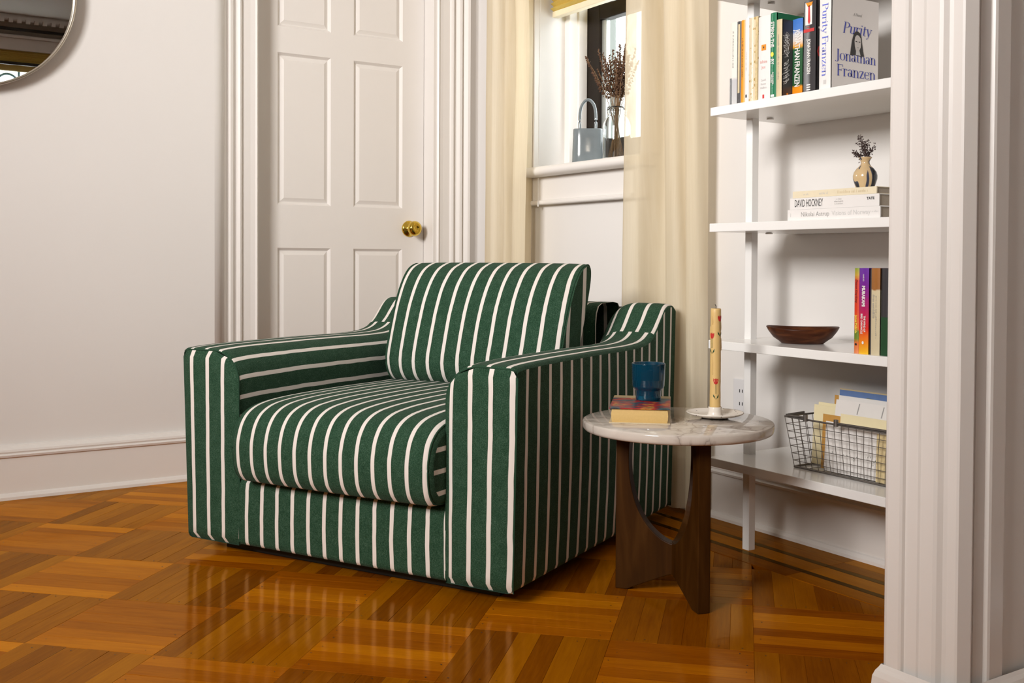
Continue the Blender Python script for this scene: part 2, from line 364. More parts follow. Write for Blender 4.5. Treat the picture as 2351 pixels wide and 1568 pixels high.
def make_vase():
    m = bpy.data.materials.new('striped_glaze'); m.use_nodes = True; N, L = nodes(m); p = N['Principled BSDF']; p.inputs['Roughness'].default_value = .14
    tc = N.new('ShaderNodeTexCoord'); mp = N.new('ShaderNodeMapping'); mp.inputs['Scale'].default_value = (46, 46, 11); mp.inputs['Location'].default_value = (.3, .1, .2); L.new(tc.outputs['Object'], mp.inputs[0])
    n = N.new('ShaderNodeTexNoise'); n.inputs['Scale'].default_value = 1; n.inputs['Detail'].default_value = 1; n.inputs['Distortion'].default_value = .6; L.new(mp.outputs[0], n.inputs['Vector'])
    L.new(ramp(N, L, n.outputs['Fac'], [(.0, (.60, .44, .24)), (.50, (.62, .45, .25)), (.525, (.05, .06, .10)), (.68, (.012, .014, .014)), (.9, (.02, .02, .03))]), p.inputs['Base Color']); M['vase_glaze'] = m
make_vase()
def make_speckle(name, base, dots, scale, th):
    m = bpy.data.materials.new(name); m.use_nodes = True; N, L = nodes(m); p = N['Principled BSDF']; p.inputs['Roughness'].default_value = .22
    tc = N.new('ShaderNodeTexCoord'); v = N.new('ShaderNodeTexVoronoi'); v.inputs['Scale'].default_value = scale; L.new(tc.outputs['Object'], v.inputs['Vector'])
    n = N.new('ShaderNodeTexNoise'); n.inputs['Scale'].default_value = scale*.6; L.new(tc.outputs['Object'], n.inputs['Vector'])
    f = math_node(N, L, 'ADD', v.outputs['Distance'], math_node(N, L, 'MULTIPLY', n.outputs['Fac'], .5))
    L.new(ramp(N, L, f, [(th, dots), (th+.05, base)]), p.inputs['Base Color']); M[name] = m
make_speckle('plate_glaze', (.80, .74, .66), (.05, .045, .04), 95, .40)
make_speckle('gold_marbled', (.72, .62, .44), (.45, .30, .10), 70, .48)

def text(s, size, mat_, parent, origin, xdir, ydir, sx=1.0, shear=0, align='CENTER', bold=0, thick=.0002):
    """flat lettering: xdir = reading direction, ydir = up direction of the letters"""
    c = bpy.data.curves.new('lettering', 'FONT'); c.body = s; c.size = size; c.align_x = align; c.align_y = 'CENTER'
    c.shear = shear; c.offset = bold; c.resolution_u = 2; c.extrude = 0
    t = bpy.data.objects.new('lettering_tmp', c); COL.objects.link(t)
    dg = bpy.context.evaluated_depsgraph_get(); me = bpy.data.meshes.new_from_object(t.evaluated_get(dg))
    bpy.data.objects.remove(t, do_unlink=True); bpy.data.curves.remove(c)
    X, Y = Vector(xdir).normalized(), Vector(ydir).normalized(); Z = X.cross(Y); O = Vector(origin)+Z*thick
    for v in me.vertices: v.co = O + X*(v.co.x*sx) + Y*v.co.y
    me.materials.clear(); me.materials.append(mat_); me.name = 'lettering'
    o = bpy.data.objects.new('lettering', me); return link(o, parent)
def faux(length, h, m_, parent, origin, xdir, ydir, seed=1):
    """print too small to read in the photograph: a row of short strokes"""
    q = random.Random(seed); X, Y = Vector(xdir), Vector(ydir); Z = X.cross(Y); b = MB(); x = -length/2
    while x < length/2:
        w = h*q.uniform(.10, .22); hh = h*q.choice((.62, .62, .62, 1)); O = Vector(origin)+Z*.0002+X*x-Y*h*.35
        if q.random() < .86: b.poly([O, O+X*w, O+X*w+Y*hh, O+Y*hh])
        x += w+h*q.uniform(.16, .34)
    return b.build('fine_print', m_, parent)
def patch(pts, mat_, parent, name='printed_patch'):
    b = MB(); b.poly(pts); return b.build(name, mat_, parent)
#---STRUCTURE---
# ================================================================== SETTING
CEIL = 2.75
floor = struct(bbox('floor', (-4.5, -4.2, -.06), (2.39, 4.3, -.0125), M['inlay_dark'], None, 0))
# ---- parquet: squares of six slats laid at 45 degrees to the walls
r2 = math.sqrt(.5); BL = .3035; A0, B0 = -1.487, 1.962; NS = 6
def ab2xy(a, b): return (a+b)*r2, (b-a)*r2
def proj(p):
    v = Vector(p)-EYE; z = v.dot(fw)
    if z < .1: return None
    return 1175.5+FPX*v.dot(rt)/z, PPY-FPX*v.dot(up)/z, z
def slat_verts(l, w, ch=.0004, t=.012):
    hl, hw = l/2, w/2
    v = []
    for z, i in ((-t, 0), (-ch, 0), (0, ch)):
        v += [(-hl+i, -hw+i, z), (hl-i, -hw+i, z), (hl-i, hw-i, z), (-hl+i, hw-i, z)]
    f = [(8, 9, 10, 11)]
    for k in (0, 4):
        for q in range(4): f.append((k+q, k+(q+1) % 4, k+4+(q+1) % 4, k+4+q))
    return v, f
def slat_mesh(name, l, w):
    v, f = slat_verts(l, w); me = bpy.data.meshes.new(name); me.from_pydata(v, [], f)
    ul = me.uv_layers.new(name='UVMap')
    for lp in me.loops: ul.data[lp.index].uv = (v[lp.vertex_index][0], v[lp.vertex_index][1])
    me.materials.append(M['parquet']); return me
rng = random.Random(4)
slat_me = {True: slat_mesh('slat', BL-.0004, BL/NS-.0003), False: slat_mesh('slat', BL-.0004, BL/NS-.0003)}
slat_me[True].materials[0] = M['parquet_sheen']
slats = []
for i in range(-26, 26):
    for j in range(-40, 16):
        a0, b0 = A0+i*BL, B0+j*BL
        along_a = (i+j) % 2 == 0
        for k in range(NS):
            if along_a: a, b, ang = a0+BL/2, b0+(k+.5)*BL/NS, -PI/4
            else: a, b, ang = a0+(k+.5)*BL/NS, b0+BL/2, PI/4
            x, y = ab2xy(a, b)
            if x < -4.5 or x > 2.02 or y < -4.1 or y > 4.0: 
                if not (x <= 2.16 and x > 2.02 and -4.1 < y < 4.0): continue
            slats.append((x, y, ang, along_a))
def seen(x, y):
    p = proj((x, y, 0))
    if not p: return 0
    if not (-60 < p[0] < 2040 and p[1] < 1640): return 0
    # hidden under / behind the chair block
    d = Vector((x-.838, y-2.99)); ex = d.x*.473-d.y*.881; ny = d.x*.881+d.y*.473
    if ny > .02 and ex < 1.0 and ny+.55*ex > .0: 
        if ex > .1 or ny > .25: 
            if ex > -.35: return 0
    return 1/p[2]**3
order = sorted(range(len(slats)), key=lambda n: -seen(slats[n][0], slats[n][1]))
top300 = set(order[:300])
rest = MB(); nails = MB()
for n, (x, y, ang, la) in enumerate(slats):
    tx, ty = rng.gauss(0, .0011), rng.gauss(0, .0011)
    if n in top300 and seen(x, y) > 0:
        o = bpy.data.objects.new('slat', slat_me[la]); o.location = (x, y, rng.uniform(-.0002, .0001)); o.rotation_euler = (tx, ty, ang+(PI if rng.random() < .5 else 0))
        link(o, floor)
    else:
        v, f = slat_verts(BL-.0004, BL/NS-.0003); mtx = Matrix.Translation((x, y, -.0001)) @ Matrix.Rotation(ang, 4, 'Z') @ Matrix.Rotation(tx, 4, 'X')
        n0 = len(rest.v); rest.v += [tuple(mtx @ Vector(p)) for p in v]
        ofs = rng.uniform(0, 50)
        for q in f:
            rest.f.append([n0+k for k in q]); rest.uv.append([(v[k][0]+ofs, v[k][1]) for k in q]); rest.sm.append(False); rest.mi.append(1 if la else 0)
    if y > 1.0 and seen(x, y) > 0:
        cx_, sx_ = math.cos(ang), math.sin(ang)
        for e_ in (-1, 1):
            if rng.random() < .75:
                lx, ly = e_*(BL/2-rng.uniform(.008, .03)), rng.uniform(-.012, .012)
                px, py = x+lx*cx_-ly*sx_, y+lx*sx_+ly*cx_
                if px > 2.1: continue
                rr = rng.uniform(.0012, .002)
                nails.poly([(px+rr*math.cos(t*PI/3), py+rr*math.sin(t*PI/3), .0007) for t in range(6)])
far = rest.build('far_slats', [M['parquet'], M['parquet_sheen']], floor); far['kind'] = 'stuff'
nl = nails.build('nail_heads', M['nail_dark'], floor); nl['kind'] = 'stuff'
# border strips along the shelf wall
def strip(name, x0, x1, mat_):
    L_ = 1.02; k = 0; y = -4.2
    while y < 4.0:
        y1 = min(y+L_, 4.0)
        if y1 > .9 and y < 4.0:
            v, f = slat_verts(y1-y-.001, x1-x0-.0008); b = MB(); b.v = v
            for q in f: b.f.append(list(q)); b.uv.append([(v[t][0]+k*3, v[t][1]) for t in q]); b.sm.append(False); b.mi.append(0)
            o = b.build(name, mat_, floor); o.location = ((x0+x1)/2, (y+y1)/2, .0010); o.rotation_euler = (0, 0, PI/2)
        y = y1; k += 1
strip('border_plank', 2.085, 2.145, M['parquet']); strip('inlay_strip', 2.145, 2.168, M['inlay'])
strip('border_plank', 2.168, 2.236, M['parquet']); strip('inlay_strip', 2.236, 2.259, M['inlay'])
strip('border_plank', 2.259, 2.312, M['parquet']); strip('border_plank', 2.312, 2.372, M['parquet'])

# ---- walls
def wallmesh(name, boxes, mat_=None):
    b = MB()
    for a, c in boxes: b.box(a, c)
    return struct(b.build(name, mat_ or M['wall_paint']))
# left wall with a rounded outer corner turning back into the door recess
rc = .05; pts = [(-4.5, 3.94)]
for k in range(9):
    t = k/8*PI/2; pts.append((1.252-rc+rc*math.sin(t), 3.94+rc-rc*math.cos(t)))
pts += [(1.252, 4.2), (-4.5, 4.2)]
wl = struct(prism('wall_left', pts, 0, CEIL, M['wall_paint'], smooth=False))
for p in wl.data.polygons:
    if abs(p.normal.z) < .5 and 0.02 < abs(p.normal.x) < .999: p.use_smooth = True
wallmesh('wall_back', [((1.252, 4.01, 2.1), (2.69, 4.2, CEIL)), ((1.252, 4.01, 0), (1.385, 4.2, 2.1)), ((2.163, 4.01, 0), (2.69, 4.2, 2.1)), ((1.385, 4.14, 0), (2.163, 4.2, 2.1))])
WX = 2.39; WY0, WY1, WZ0, WZ1 = 2.865, 3.53, 1.17, 2.42
wallmesh('wall_right', [((WX, -4.2, 0), (2.69, 4.01, WZ0)), ((WX, -4.2, WZ1), (2.69, 4.01, CEIL)), ((WX, -4.2, WZ0), (2.69, WY0, WZ1)), ((WX, WY1, WZ0), (2.69, 4.01, WZ1))])
wallmesh('wall_near', [((1.66, 1.10, 0), (2.39, 1.235, CEIL))])
wallmesh('wall_far', [((-4.65, -4.2, 0), (-4.5, 3.94, CEIL))], M['bounce_cut_paint'])
wallmesh('wall_rear', [((-4.65, -4.35, 0), (2.69, -4.2, .8)), ((-4.65, -4.35, 2.40), (2.69, -4.2, CEIL)), ((-4.65, -4.35, .8), (-.63, -4.2, 2.40)), ((2.05, -4.35, .8), (2.69, -4.2, 2.40))], M['bounce_cut_paint'])
struct(bbox('ceiling', (-4.65, -4.35, CEIL), (2.69, 4.2, CEIL+.1), M['ceiling_paint'], None, 0))

# ---- baseboards (moulded profile: protrusion, height)
BP = [(0, 0), (.034, 0), (.034, .010), (.028, .019), (.022, .022), (.022, .142), (.030, .145), (.033, .152), (.026, .157), (.030, .163), (.028, .170), (.016, .176), (.012, .182), (0, .184)]
def baseboard(name, p0, p1, nrm):
    b = MB(); d = Vector(nrm)
    G = [[(p[0]+d.x*u, p[1]+d.y*u, z) for u, z in BP] for p in (p0, p1)]
    b.grid(G, smooth=False, flip=True)
    for g in G: b.poly(g)
    return struct(b.build(name, M['trim_paint']))
baseboard('baseboard_left', (-4.5, 3.94), (1.215, 3.94), (0, -1))
baseboard('baseboard_right', (2.39, 1.235), (2.39, 4.01), (-1, 0))

# ---- door casing and door
CP = [(0, 0), (0, .020), (.006, .026), (.012, .020), (.030, .018), (.062, .018), (.066, .026), (.074, .030), (.082, .026), (.086, .020), (.094, .022), (.104, .034), (.114, .036), (.122, .026), (.128, .028), (.140, .042), (.150, .044), (.155, .036), (.155, 0)]
def casing(x_in, sgn, z1):
    return [(x_in+sgn*u, 4.01-v) for u, v in CP]
tr = empty('trim_1'); struct(tr)
prism('casing_jamb', casing(1.388, -1, 2), 0, 2.09, M['trim_paint'], tr, smooth=False)
prism('casing_jamb', casing(2.176, 1, 2), 0, 2.09, M['trim_paint'], tr, smooth=False)
bbox('casing_head', (1.24, 3.97, 2.09), (2.33, 4.01, 2.24), M['trim_paint'], tr, .006)
bbox('door_jamb', (2.160, 3.995, 0), (2.178, 4.135, 2.09), M['trim_paint'], tr, .002)
bbox('door_jamb', (1.375, 3.995, 0), (1.388, 4.135, 2.09), M['trim_paint'], tr, .002)
DY = 4.08
def door():
    d = struct(empty('door_1', (0, 0, 0)))
    xs = [(1.4985, 1.727), (1.829, 2.056)]; zs = [(.20, .865), (1.039, 1.648), (1.752, 1.97)]
    b = MB(); gx = [1.39, xs[0][0], xs[0][1], xs[1][0], xs[1][1], 2.158]; gz = [.008, zs[0][0], zs[0][1], zs[1][0], zs[1][1], zs[2][0], zs[2][1], 2.085]
    for i in range(5):
        for k in range(7):
            if i in (1, 3) and k in (1, 3, 5): continue
            b.poly([(gx[i], DY, gz[k]), (gx[i+1], DY, gz[k]), (gx[i+1], DY, gz[k+1]), (gx[i], DY, gz[k+1])])
    x0, x1, z0, z1 = 1.39, 2.158, .008, 2.085
    b.poly([(x1, DY+.04, z0), (x0, DY+.04, z0), (x0, DY+.04, z1), (x1, DY+.04, z1)])
    b.poly([(x1, DY, z0), (x1, DY+.04, z0), (x1, DY+.04, z1), (x1, DY, z1)]); b.poly([(x0, DY+.04, z0), (x0, DY, z0), (x0, DY, z1), (x0, DY+.04, z1)])
    b.build('door_leaf', M['trim_paint'], d)
    for xa, xb in xs:
        for za, zb in zs:
            p = MB(); rings = [(0, 0), (.010, .011), (.013, .011), (.028, .004), (.031, .004)]
            R = []
            for i, dp in rings:
                R.append([(xa+i, DY+dp, za+i), (xb-i, DY+dp, za+i), (xb-i, DY+dp, zb-i), (xa+i, DY+dp, zb-i)])
            for q, w in zip(R, R[1:]):
                for e in range(4): p.poly([q[e], q[(e+1) % 4], w[(e+1) % 4], w[e]])
            p.poly(R[-1]); p.build('door_panel', M['trim_paint'], d)
    k = MB(); k.lathe([(.0, .0), (.034, .0), (.035, .004), (.031, .009), (.016, .012), (.012, .018), (.012, .030), (.018, .034), (.028, .041), (.032, .052), (.031, .062), (.024, .070), (.016, .073), (.010, .0725), (.009, .071), (0, .071)], 40, (2.088, DY, .953), 'Y')
    kn = k.build('door_knob', M['brass'], d); kn['label'] = 'round polished brass door knob'
door()

# ---- window
def window():
    w = struct(empty('window_1'))
    t = M['trim_paint']
    # stool with a rounded nose
    nose = [(2.60, 1.150), (2.325, 1.150), (2.313, 1.154), (2.307, 1.162), (2.306, 1.170), (2.309, 1.179), (2.317, 1.186), (2.33, 1.188), (2.60, 1.188)]
    b = MB(); G = [[(x, y, z) for x, z in nose] for y in (2.80, 3.60)]
    b.grid(G, flip=True); [b.poly(g) for g in G]; b.build('sill', t, w)
    bbox('apron', (2.368, 2.83, 1.055), (2.392, 3.585, 1.150), t, w, .002)
    bbox('apron_moulding', (2.352, 2.82, 1.040), (2.392, 3.60, 1.058), t, w, .006)
    bbox('side_casing', (2.365, 3.53, 1.188), (2.392, 3.62, 2.44), t, w, .004)
    bbox('side_casing', (2.365, 2.775, 1.188), (2.392, 2.865, 2.44), t, w, .004)
    bbox('stop_bead', (2.515, 3.497, 1.188), (2.585, 3.532, 2.42), t, w, .004)
    bbox('stop_bead', (2.555, 3.488, 1.188), (2.600, 3.532, 2.42), t, w, .004)
    bbox('stop_bead', (2.515, 2.862, 1.188), (2.600, 2.90, 2.42), t, w, .004)
    k = M['black_sash']
    s = empty('lower_sash', parent=w)
    bbox('stile', (2.600, 3.408, 1.188), (2.640, 3.500, 1.850), k, s, .004); bbox('stile', (2.600, 2.895, 1.188), (2.640, 3.00, 1.850), k, s, .004)
    bbox('bottom_rail', (2.602, 2.99, 1.188), (2.640, 3.41, 1.296), k, s, .004); bbox('meeting_rail', (2.600, 2.99, 1.788), (2.645, 3.41, 1.848), k, s, .004)
    bbox('inner_stile', (2.612, 3.382, 1.296), (2.634, 3.41, 1.79), M['grey_metal'], s, .003)
    bbox('glass', (2.618, 2.99, 1.29), (2.624, 3.39, 1.80), M['pane'], s, 0)
    u = empty('upper_sash', parent=w)
    bbox('stile', (2.648, 3.43, 1.82), (2.685, 3.53, 2.42), k, u, .004); bbox('stile', (2.648, 2.865, 1.82), (2.685, 2.97, 2.42), k, u, .004)
    bbox('lower_rail', (2.648, 2.96, 1.815), (2.685, 3.44, 1.862), k, u, .004)
    bbox('glass', (2.664, 2.96, 1.86), (2.670, 3.44, 2.42), M['pane'], u, 0)
window()

# ---- moulded jamb and casing of the room opening on the right
col = [(1.668, 1.240), (1.606, 1.240), (1.601, 1.238), (1.597, 1.234), (1.595, 1.228), (1.594, 1.203), (1.597, 1.199), (1.603, 1.197), (1.603, 1.172), (1.606, 1.169), (1.606, 1.143), (1.609, 1.137), (1.617, 1.131), (1.620, 1.125), (1.620, 1.108), (1.622, 1.104), (1.646, 1.095), (1.650, 1.096), (1.654, 1.114), (1.660, 1.118), (1.686, 1.118), (1.691, 1.114), (1.689, 1.098), (1.691, 1.093), (1.696, 1.091), (1.733, 1.091), (1.737, 1.094), (1.739, 1.104), (2.2, 1.104), (2.2, 1.2), (1.668, 1.2)]
t2 = struct(empty('trim_2'))
prism('moulded_jamb', col, 0, 2.45, M['trim_paint'], t2)
pl_prof = [(.030, 0), (.030, .055), (.027, .070), (.018, .080), (.008, .086), (0, .092)]
b = MB(); base = [(1.668, 1.262), (1.590, 1.262), (1.590, 1.078), (1.86, 1.078)]
G = []
for o_, z in pl_prof:
    G.append([(1.668, 1.238+o_*.4, z), (1.594-o_*.4, 1.238+o_*.4, z), (1.594-o_*.4, 1.088-o_*.5, z), (2.1, 1.088-o_*.5, z)])
b.grid(G, smooth=False); b.build('plinth', M['trim_paint'], t2)

# ---- rear of the room: seen only in the round mirror
def rear():
    w = struct(empty('window_2'))
    t = M['trim_paint']; Y0 = -4.2
    bbox('head_casing', (-.8, Y0, 2.40), (2.2, Y0+.05, 2.52), t, w, .006); bbox('head_cap', (-.85, Y0, 2.52), (2.25, Y0+.09, 2.55), t, w, .01)
    for x in (-.75, .65, 2.05): bbox('mullion', (x, Y0-.1, .8), (x+.12, Y0+.03, 2.40), t, w, .006)
    bbox('sill', (-.8, Y0-.1, .76), (2.2, Y0+.1, .80), t, w, .008)
    for x0, x1 in ((-.63, .65), (.77, 2.05)):
        pb = MB(); G = [[(x, Y0-.02-(.012 if k % 2 else 0), 2.285+k*.01) for x in (x0, x1)] for k in range(13)]
        pb.grid(G, smooth=False); pb.build('pleated_shade', M['pleat_gold'], w)
        bbox('shade_rail', (x0, Y0-.035, 2.255), (x1, Y0-.005, 2.285), M['dark_beam'], w, .004)
        bbox('transom_rail', (x0, Y0-.08, 2.19), (x1, Y0-.03, 2.255), M['pleat_gold'], w, .004)
        bbox('leaded_glass', (x0, Y0-.075, 1.90), (x1, Y0-.068, 2.19), M['pane'], w, 0)
        bbox('daylight_block', (x0, Y0-.06, .8), (x1, Y0-.05, 1.90), M['pleat_gold'], w, 0)  # added out of view to block daylight from the rear window
        for q in range(6):
            cx = x0+.11+q*.213
            tb = MB(); tb.tube([(cx+.10*math.cos(a*PI/10), Y0-.062, 2.06+.10*math.sin(a*PI/10)) for a in range(21)], .014, 5, caps=False); tb.build('leaded_ring', M['stain_teal'], w)
            tb = MB(); tb.tube([(cx+.106, Y0-.062, 1.90), (cx+.106, Y0-.062, 2.19)], .014, 5); tb.build('lead_bar', M['stain_teal'], w)
rear()
tag(bbox('curtain_rod', (-1.0, -4.10, 2.585), (2.3, -4.07, 2.615), M['dark_beam'], None, .006), 'dark curtain rod above the rear window, seen in the mirror', 'curtain rod')
t3 = struct(empty('trim_3'))
bbox('cornice', (-4.5, -4.2, 2.68), (2.39, -4.08, 2.75), M['trim_paint'], t3, .02)
for k in range(60): bbox('dentil', (-2.5+k*.08, -4.08, 2.66), (-2.46+k*.08, -4.04, 2.70), M['trim_paint'], t3, 0)
# ---- outside the window
tag(bbox('neighbouring_building', (5.2, 6.70, -3), (5.5, 12, 4.2), M['building_outside'], None, .02), 'grey building facade outside behind the window pane', 'building')
#---OBJECTS---
# ================================================================== ARMCHAIR
CHW, CHD, P = 1.047, 1.045, .0535
ch = tag(empty('armchair', (.838, 2.990, 0), math.atan2(-.88105, .47302)), 'green and white striped upholstered armchair in the corner', 'armchair')
FB = M['fabric']; ZB = .036
ZT = catmull([(0, .564), (.02, .570), (.15, .574), (.45, .574), (.62, .572), (.71, .572), (.79, .576), (.842, .588), (.880, .610), (.915, .642), (.942, .667), (.962, .679), (.985, .684), (1.02, .682), (CHD, .670)], 5)
ZTAB = [(p[0], p[1]) for p in ZT]
def arm(xo, xi, name, ph_front, ph_top, ph_side):
    s = 1 if xi > xo else -1
    FL = lambda z: s*(.017 if s > 0 else .009)*max(0, (z-ZB)/.53)
    R = .085
    b = MB(); ys = [p[0] for p in ZT]
    lo = lambda: None
    # outer side: vertical stripes
    G = []
    for y, zt in ZTAB:
        col_ = [(xo+s*.014, y, ZB), (xo+s*.004, y, ZB+.004), (xo, y, ZB+.016)]
        for k in range(1, 9):
            t = k/8; z = ZB+.016+(zt-.010-ZB-.016)*t
            bow = .005*math.sin(PI*t)*math.sin(PI*min(1, y/CHD))
            col_.append((xo-s*bow-FL(z), y, z))
        G.append(col_)
    b.grid(G, lambda i, j: ((ZTAB[i][0]-ph_side)/.0595, j), flip=(s < 0))
    # top and inner side: stripes run front to back
    G = []; U = None
    for y, zt in ZTAB:
        fz = FL(zt); row = [(xo-fz, y, zt-.010), (xo-fz+s*.003, y, zt-.004), (xo-fz+s*.009, y, zt)]
        for k in range(1, 4): row.append((xo-fz*(1-k/3)+s*(.009+(abs(xi-xo)-R-.009)*k/3), y, zt+.002))
        for k in range(1, 9):
            a = k/8*PI/2; row.append((xi-s*R+s*R*math.sin(a), y, zt-R+R*math.cos(a)+.002*(1-k/8)))
        row += [(xi, y, zt-R-(zt-R-.2)*k/4) for k in range(1, 5)]
        G.append(row)
    U = [0]
    r0 = G[6]
    for p, q in zip(r0, r0[1:]): U.append(U[-1]+math.hypot(q[0]-p[0], q[2]-p[2]))
    ks = next(k for k, t in enumerate(ZTAB) if t[0] > .862)
    b.grid(G[:ks+1], lambda i, j: ((U[j]-ph_top)/P, 0), flip=(s < 0))
    b.grid(G[ks:], lambda i, j: ((U[j]-.012)/(P*.96), 0), flip=(s < 0))
    # front
    zt = ZTAB[0][1]; n = 28; Gf = []; XR_ = {}
    for k in range(n+1):
        z = ZB+(zt-ZB)*(1-(1-k/n)**1.0)
        dz = z-(zt-R)
        xin = xi if dz <= 0 else xi-s*R+s*R*math.sqrt(max(0, 1-(dz/R)**2))
        xst = xo if z < zt-.012 else xo+s*(.012-math.sqrt(max(0, .012**2-(z-zt+.012)**2)))
        if z < ZB+.015: 
            f = (1-(z-ZB)/.015); 
        row = []
        for q in range(9):
            t = q/8; x = xst+(xin-xst)*t; xr_ = x; x -= FL(z)*(1-t)
            e = min(t, 1-t)*abs(xin-xst); ez = min(z-ZB, zt-z)
            d = min(1, e/.022)*min(1, max(0, ez)/.022)
            y = -.010*math.sin(d*PI/2)+(.006 if z < ZB+.003 else 0)
            row.append((x, y, z)); XR_[(k, q)] = xr_
        Gf.append(row)
    b.grid(Gf, lambda i, j: ((XR_[(i, j)]-ph_front)/P, 0), flip=(s > 0))
    # back and underside
    y = CHD; zt = ZTAB[-1][1]
    b.poly([(xo, y, ZB), (xi, y, ZB), (xi, y, zt), (xo, y, zt)], [(xo/P, 0), (xi/P, 0), (xi/P, 1), (xo/P, 1)])
    b.poly([(xo+s*.014, 0, ZB), (xi, 0, ZB), (xi, y, ZB), (xo+s*.014, y, ZB)], [(.5, 0)]*4)
    b.poly([(xi, 0, ZB), (xi, y, ZB), (xi, y, .2), (xi, 0, .2)], [(.5, 0)]*4)
    o = b.build(name, FB, ch)
    # piped seam round the front panel
    zt = ZTAB[0][1]
    fz = FL(zt); path = [(xo+s*.001, .002, ZB+.01), (xo-fz, .001, zt-.02), (xo-fz+s*.004, .001, zt-.004), (xo-fz+s*.02, .001, zt+.001), (xi-s*R, .001, zt+.002)]
    path += [(xi-s*R+s*R*math.sin(a/6*PI/2), .001, zt-R+R*math.cos(a/6*PI/2)) for a in range(1, 7)] + [(xi, .001, .22), (xi, .002, ZB+.01)]
    t = MB(); t.tube(path, .0024, 6); t.build('seam', M['seam_green'], o)
arm(0, .190, 'arm', .0355, .036, .024)
arm(CHW, .860, 'arm', .878, .030, -.0075)
# base between the arms
b = MB(); xs = [.190+(.860-.190)*k/24 for k in range(25)]
prof = [(.02, ZB), (.006, ZB+.003), (.001, ZB+.012), (0, .06), (-.002, .12), (0, .19), (.003, .208), (.010, .217), (.03, .221), (.30, .221), (CHD-.02, .221)]
b.grid([[(x, y, z) for y, z in prof] for x in xs], lambda i, j: ((xs[i]-.219)/P, 0), flip=True)
b.poly([(.19, .02, ZB), (.86, .02, ZB), (.86, CHD-.02, ZB), (.19, CHD-.02, ZB)], [(.5, 0)]*4)
b.build('seat_base', FB, ch)
# back frame
b = MB(); prof = [(.860, .20), (.858, .45), (.860, .62), (.866, .655), (.880, .676), (.905, .685), (.99, .687), (1.03, .682), (CHD-.002, .668), (CHD, .5), (CHD, ZB)]
xs = [.186+(.864-.186)*k/24 for k in range(25)]
b.grid([[(x, y, z) for y, z in prof] for x in xs], lambda i, j: ((xs[i]-.225)/P, 0), flip=True)
b.build('back_frame', FB, ch)
# seat cushion
def loft_cushion(name, sections, uvx, capuv, parent, seams=()):
    """sections: list of (x, [pts]) closed outlines"""
    b = MB()
    G = [[(x if not callable(x) else x(p), p[0], p[1]) for p in pts+[pts[0]]] for x, pts in sections]
    b.grid(G, lambda i, j: (uvx(G[i][j]), 0))
    for G0, fl in ((G[0], False), (G[-1], True)):
        c = Vector((0, 0, 0))
        for p in G0[:-1]: c += Vector(p)
        c /= len(G0)-1
        rings = [[tuple(c+(Vector(p)-c)*f) for p in G0] for f in (1, .66, .33, .01)]
        b.grid(rings, lambda i, j: (capuv(rings[i][j]), 0), flip=fl)
    o = b.build(name, FB, parent)
    for k in seams:
        c = Vector((0, 0, 0))
        for p in G[k][:-1]: c += Vector(p)
        c /= len(G[k])-1
        t = MB(); t.tube([Vector(p)+(Vector(p)-c).normalized()*.0008 for p in G[k]], .0021, 6, caps=False); t.build('seam', M['seam_green'], o)
    return o
SX0, SX1 = .228, .861
base = catmull([(.74, .226), (.45, .223), (.10, .223), (-.025, .226), (-.055, .240), (-.070, .270), (-.0745, .315), (-.071, .350), (-.056, .386), (-.026, .413), (.03, .429), (.14, .436), (.35, .437), (.55, .434), (.70, .430), (.745, .40), (.75, .33), (.748, .25)], 4, True)
base = [(p[0], p[1]) for p in base]; cy_, cz_ = .34, .33
secs = []
for x, ins in [(0, .020), (.002, .012), (.007, .005), (.014, .001), (.022, 0)] + [(.022+(SX1-SX0-.044)*k/20, 0) for k in range(1, 20)] + [(SX1-SX0-q, i) for q, i in [(.022, 0), (.014, .001), (.007, .005), (.002, .012), (0, .020)]]:
    tt = (x/(SX1-SX0))*2-1; cr = (1-abs(tt)**3)
    pts = []
    for y, z in base:
        dy, dz = y-cy_, z-cz_
        ky, kz = 1-ins/.41, 1-ins/.11
        zz = cz_+dz*kz + (.010*cr if dz > .02 else (0 if dz > -.02 else 0))*max(0, min(1, dz/.1)) 
        yy = cy_+dy*ky - (.006*cr if dy < -.3 else 0)
        pts.append((yy, zz))
    secs.append((SX0+x, pts))
sc = loft_cushion('seat_cushion', secs, lambda p: (p[0]-.8465)/.0491, lambda p: (p[2]-.205)/P, ch, (2, -3))
# loose back cushion leaning on the back frame
HB, TH, lean = .390, .100, math.radians(18)
BX0, BX1 = .250, .872
secs = []
for k in range(29):
    t = -1+2*k/28
    t = math.copysign(1-(1-abs(t))**1.5, t) if abs(t) < 1 else t
    x = (BX0+BX1)/2+(BX1-BX0)/2*t
    e = 1-abs(t)
    hk = 1-.03*(max(0, 1-e/.05))**2 if e < .05 else 1
    crown = .66+.34*(1-abs(t)**4)**.7
    pts = []
    for q in range(48):
        a = 2*PI*q/48; c_, s_ = math.cos(a), math.sin(a)
        th = math.copysign(abs(c_)**(2/2.7), c_)*TH*crown; hh = math.copysign(abs(s_)**(2/3.6), s_)*HB/2*hk
        if c_ > 0 and True: th *= 1+.12*math.cos(hh/(HB/2)*PI/2)-.06
        h = HB/2+hh
        # front = -y
        tuck = .048*max(0, 1-h/.13)**2
        y = .622 + h*math.sin(lean) - th*math.cos(lean) + tuck
        z = .434 + h*math.cos(lean) - th*math.sin(lean)*.9
        pts.append((y, z))
    flare = (lambda p, x=x, t=t: x+.012*t*max(0, (p[1]-.5)/.3) if t > 0 else x)
    secs.append((flare, pts))
bc = loft_cushion('back_cushion', secs, lambda p: (p[0]-.2695)/.0537, lambda p: (p[1]-.735)/.10, ch, (1, -2))
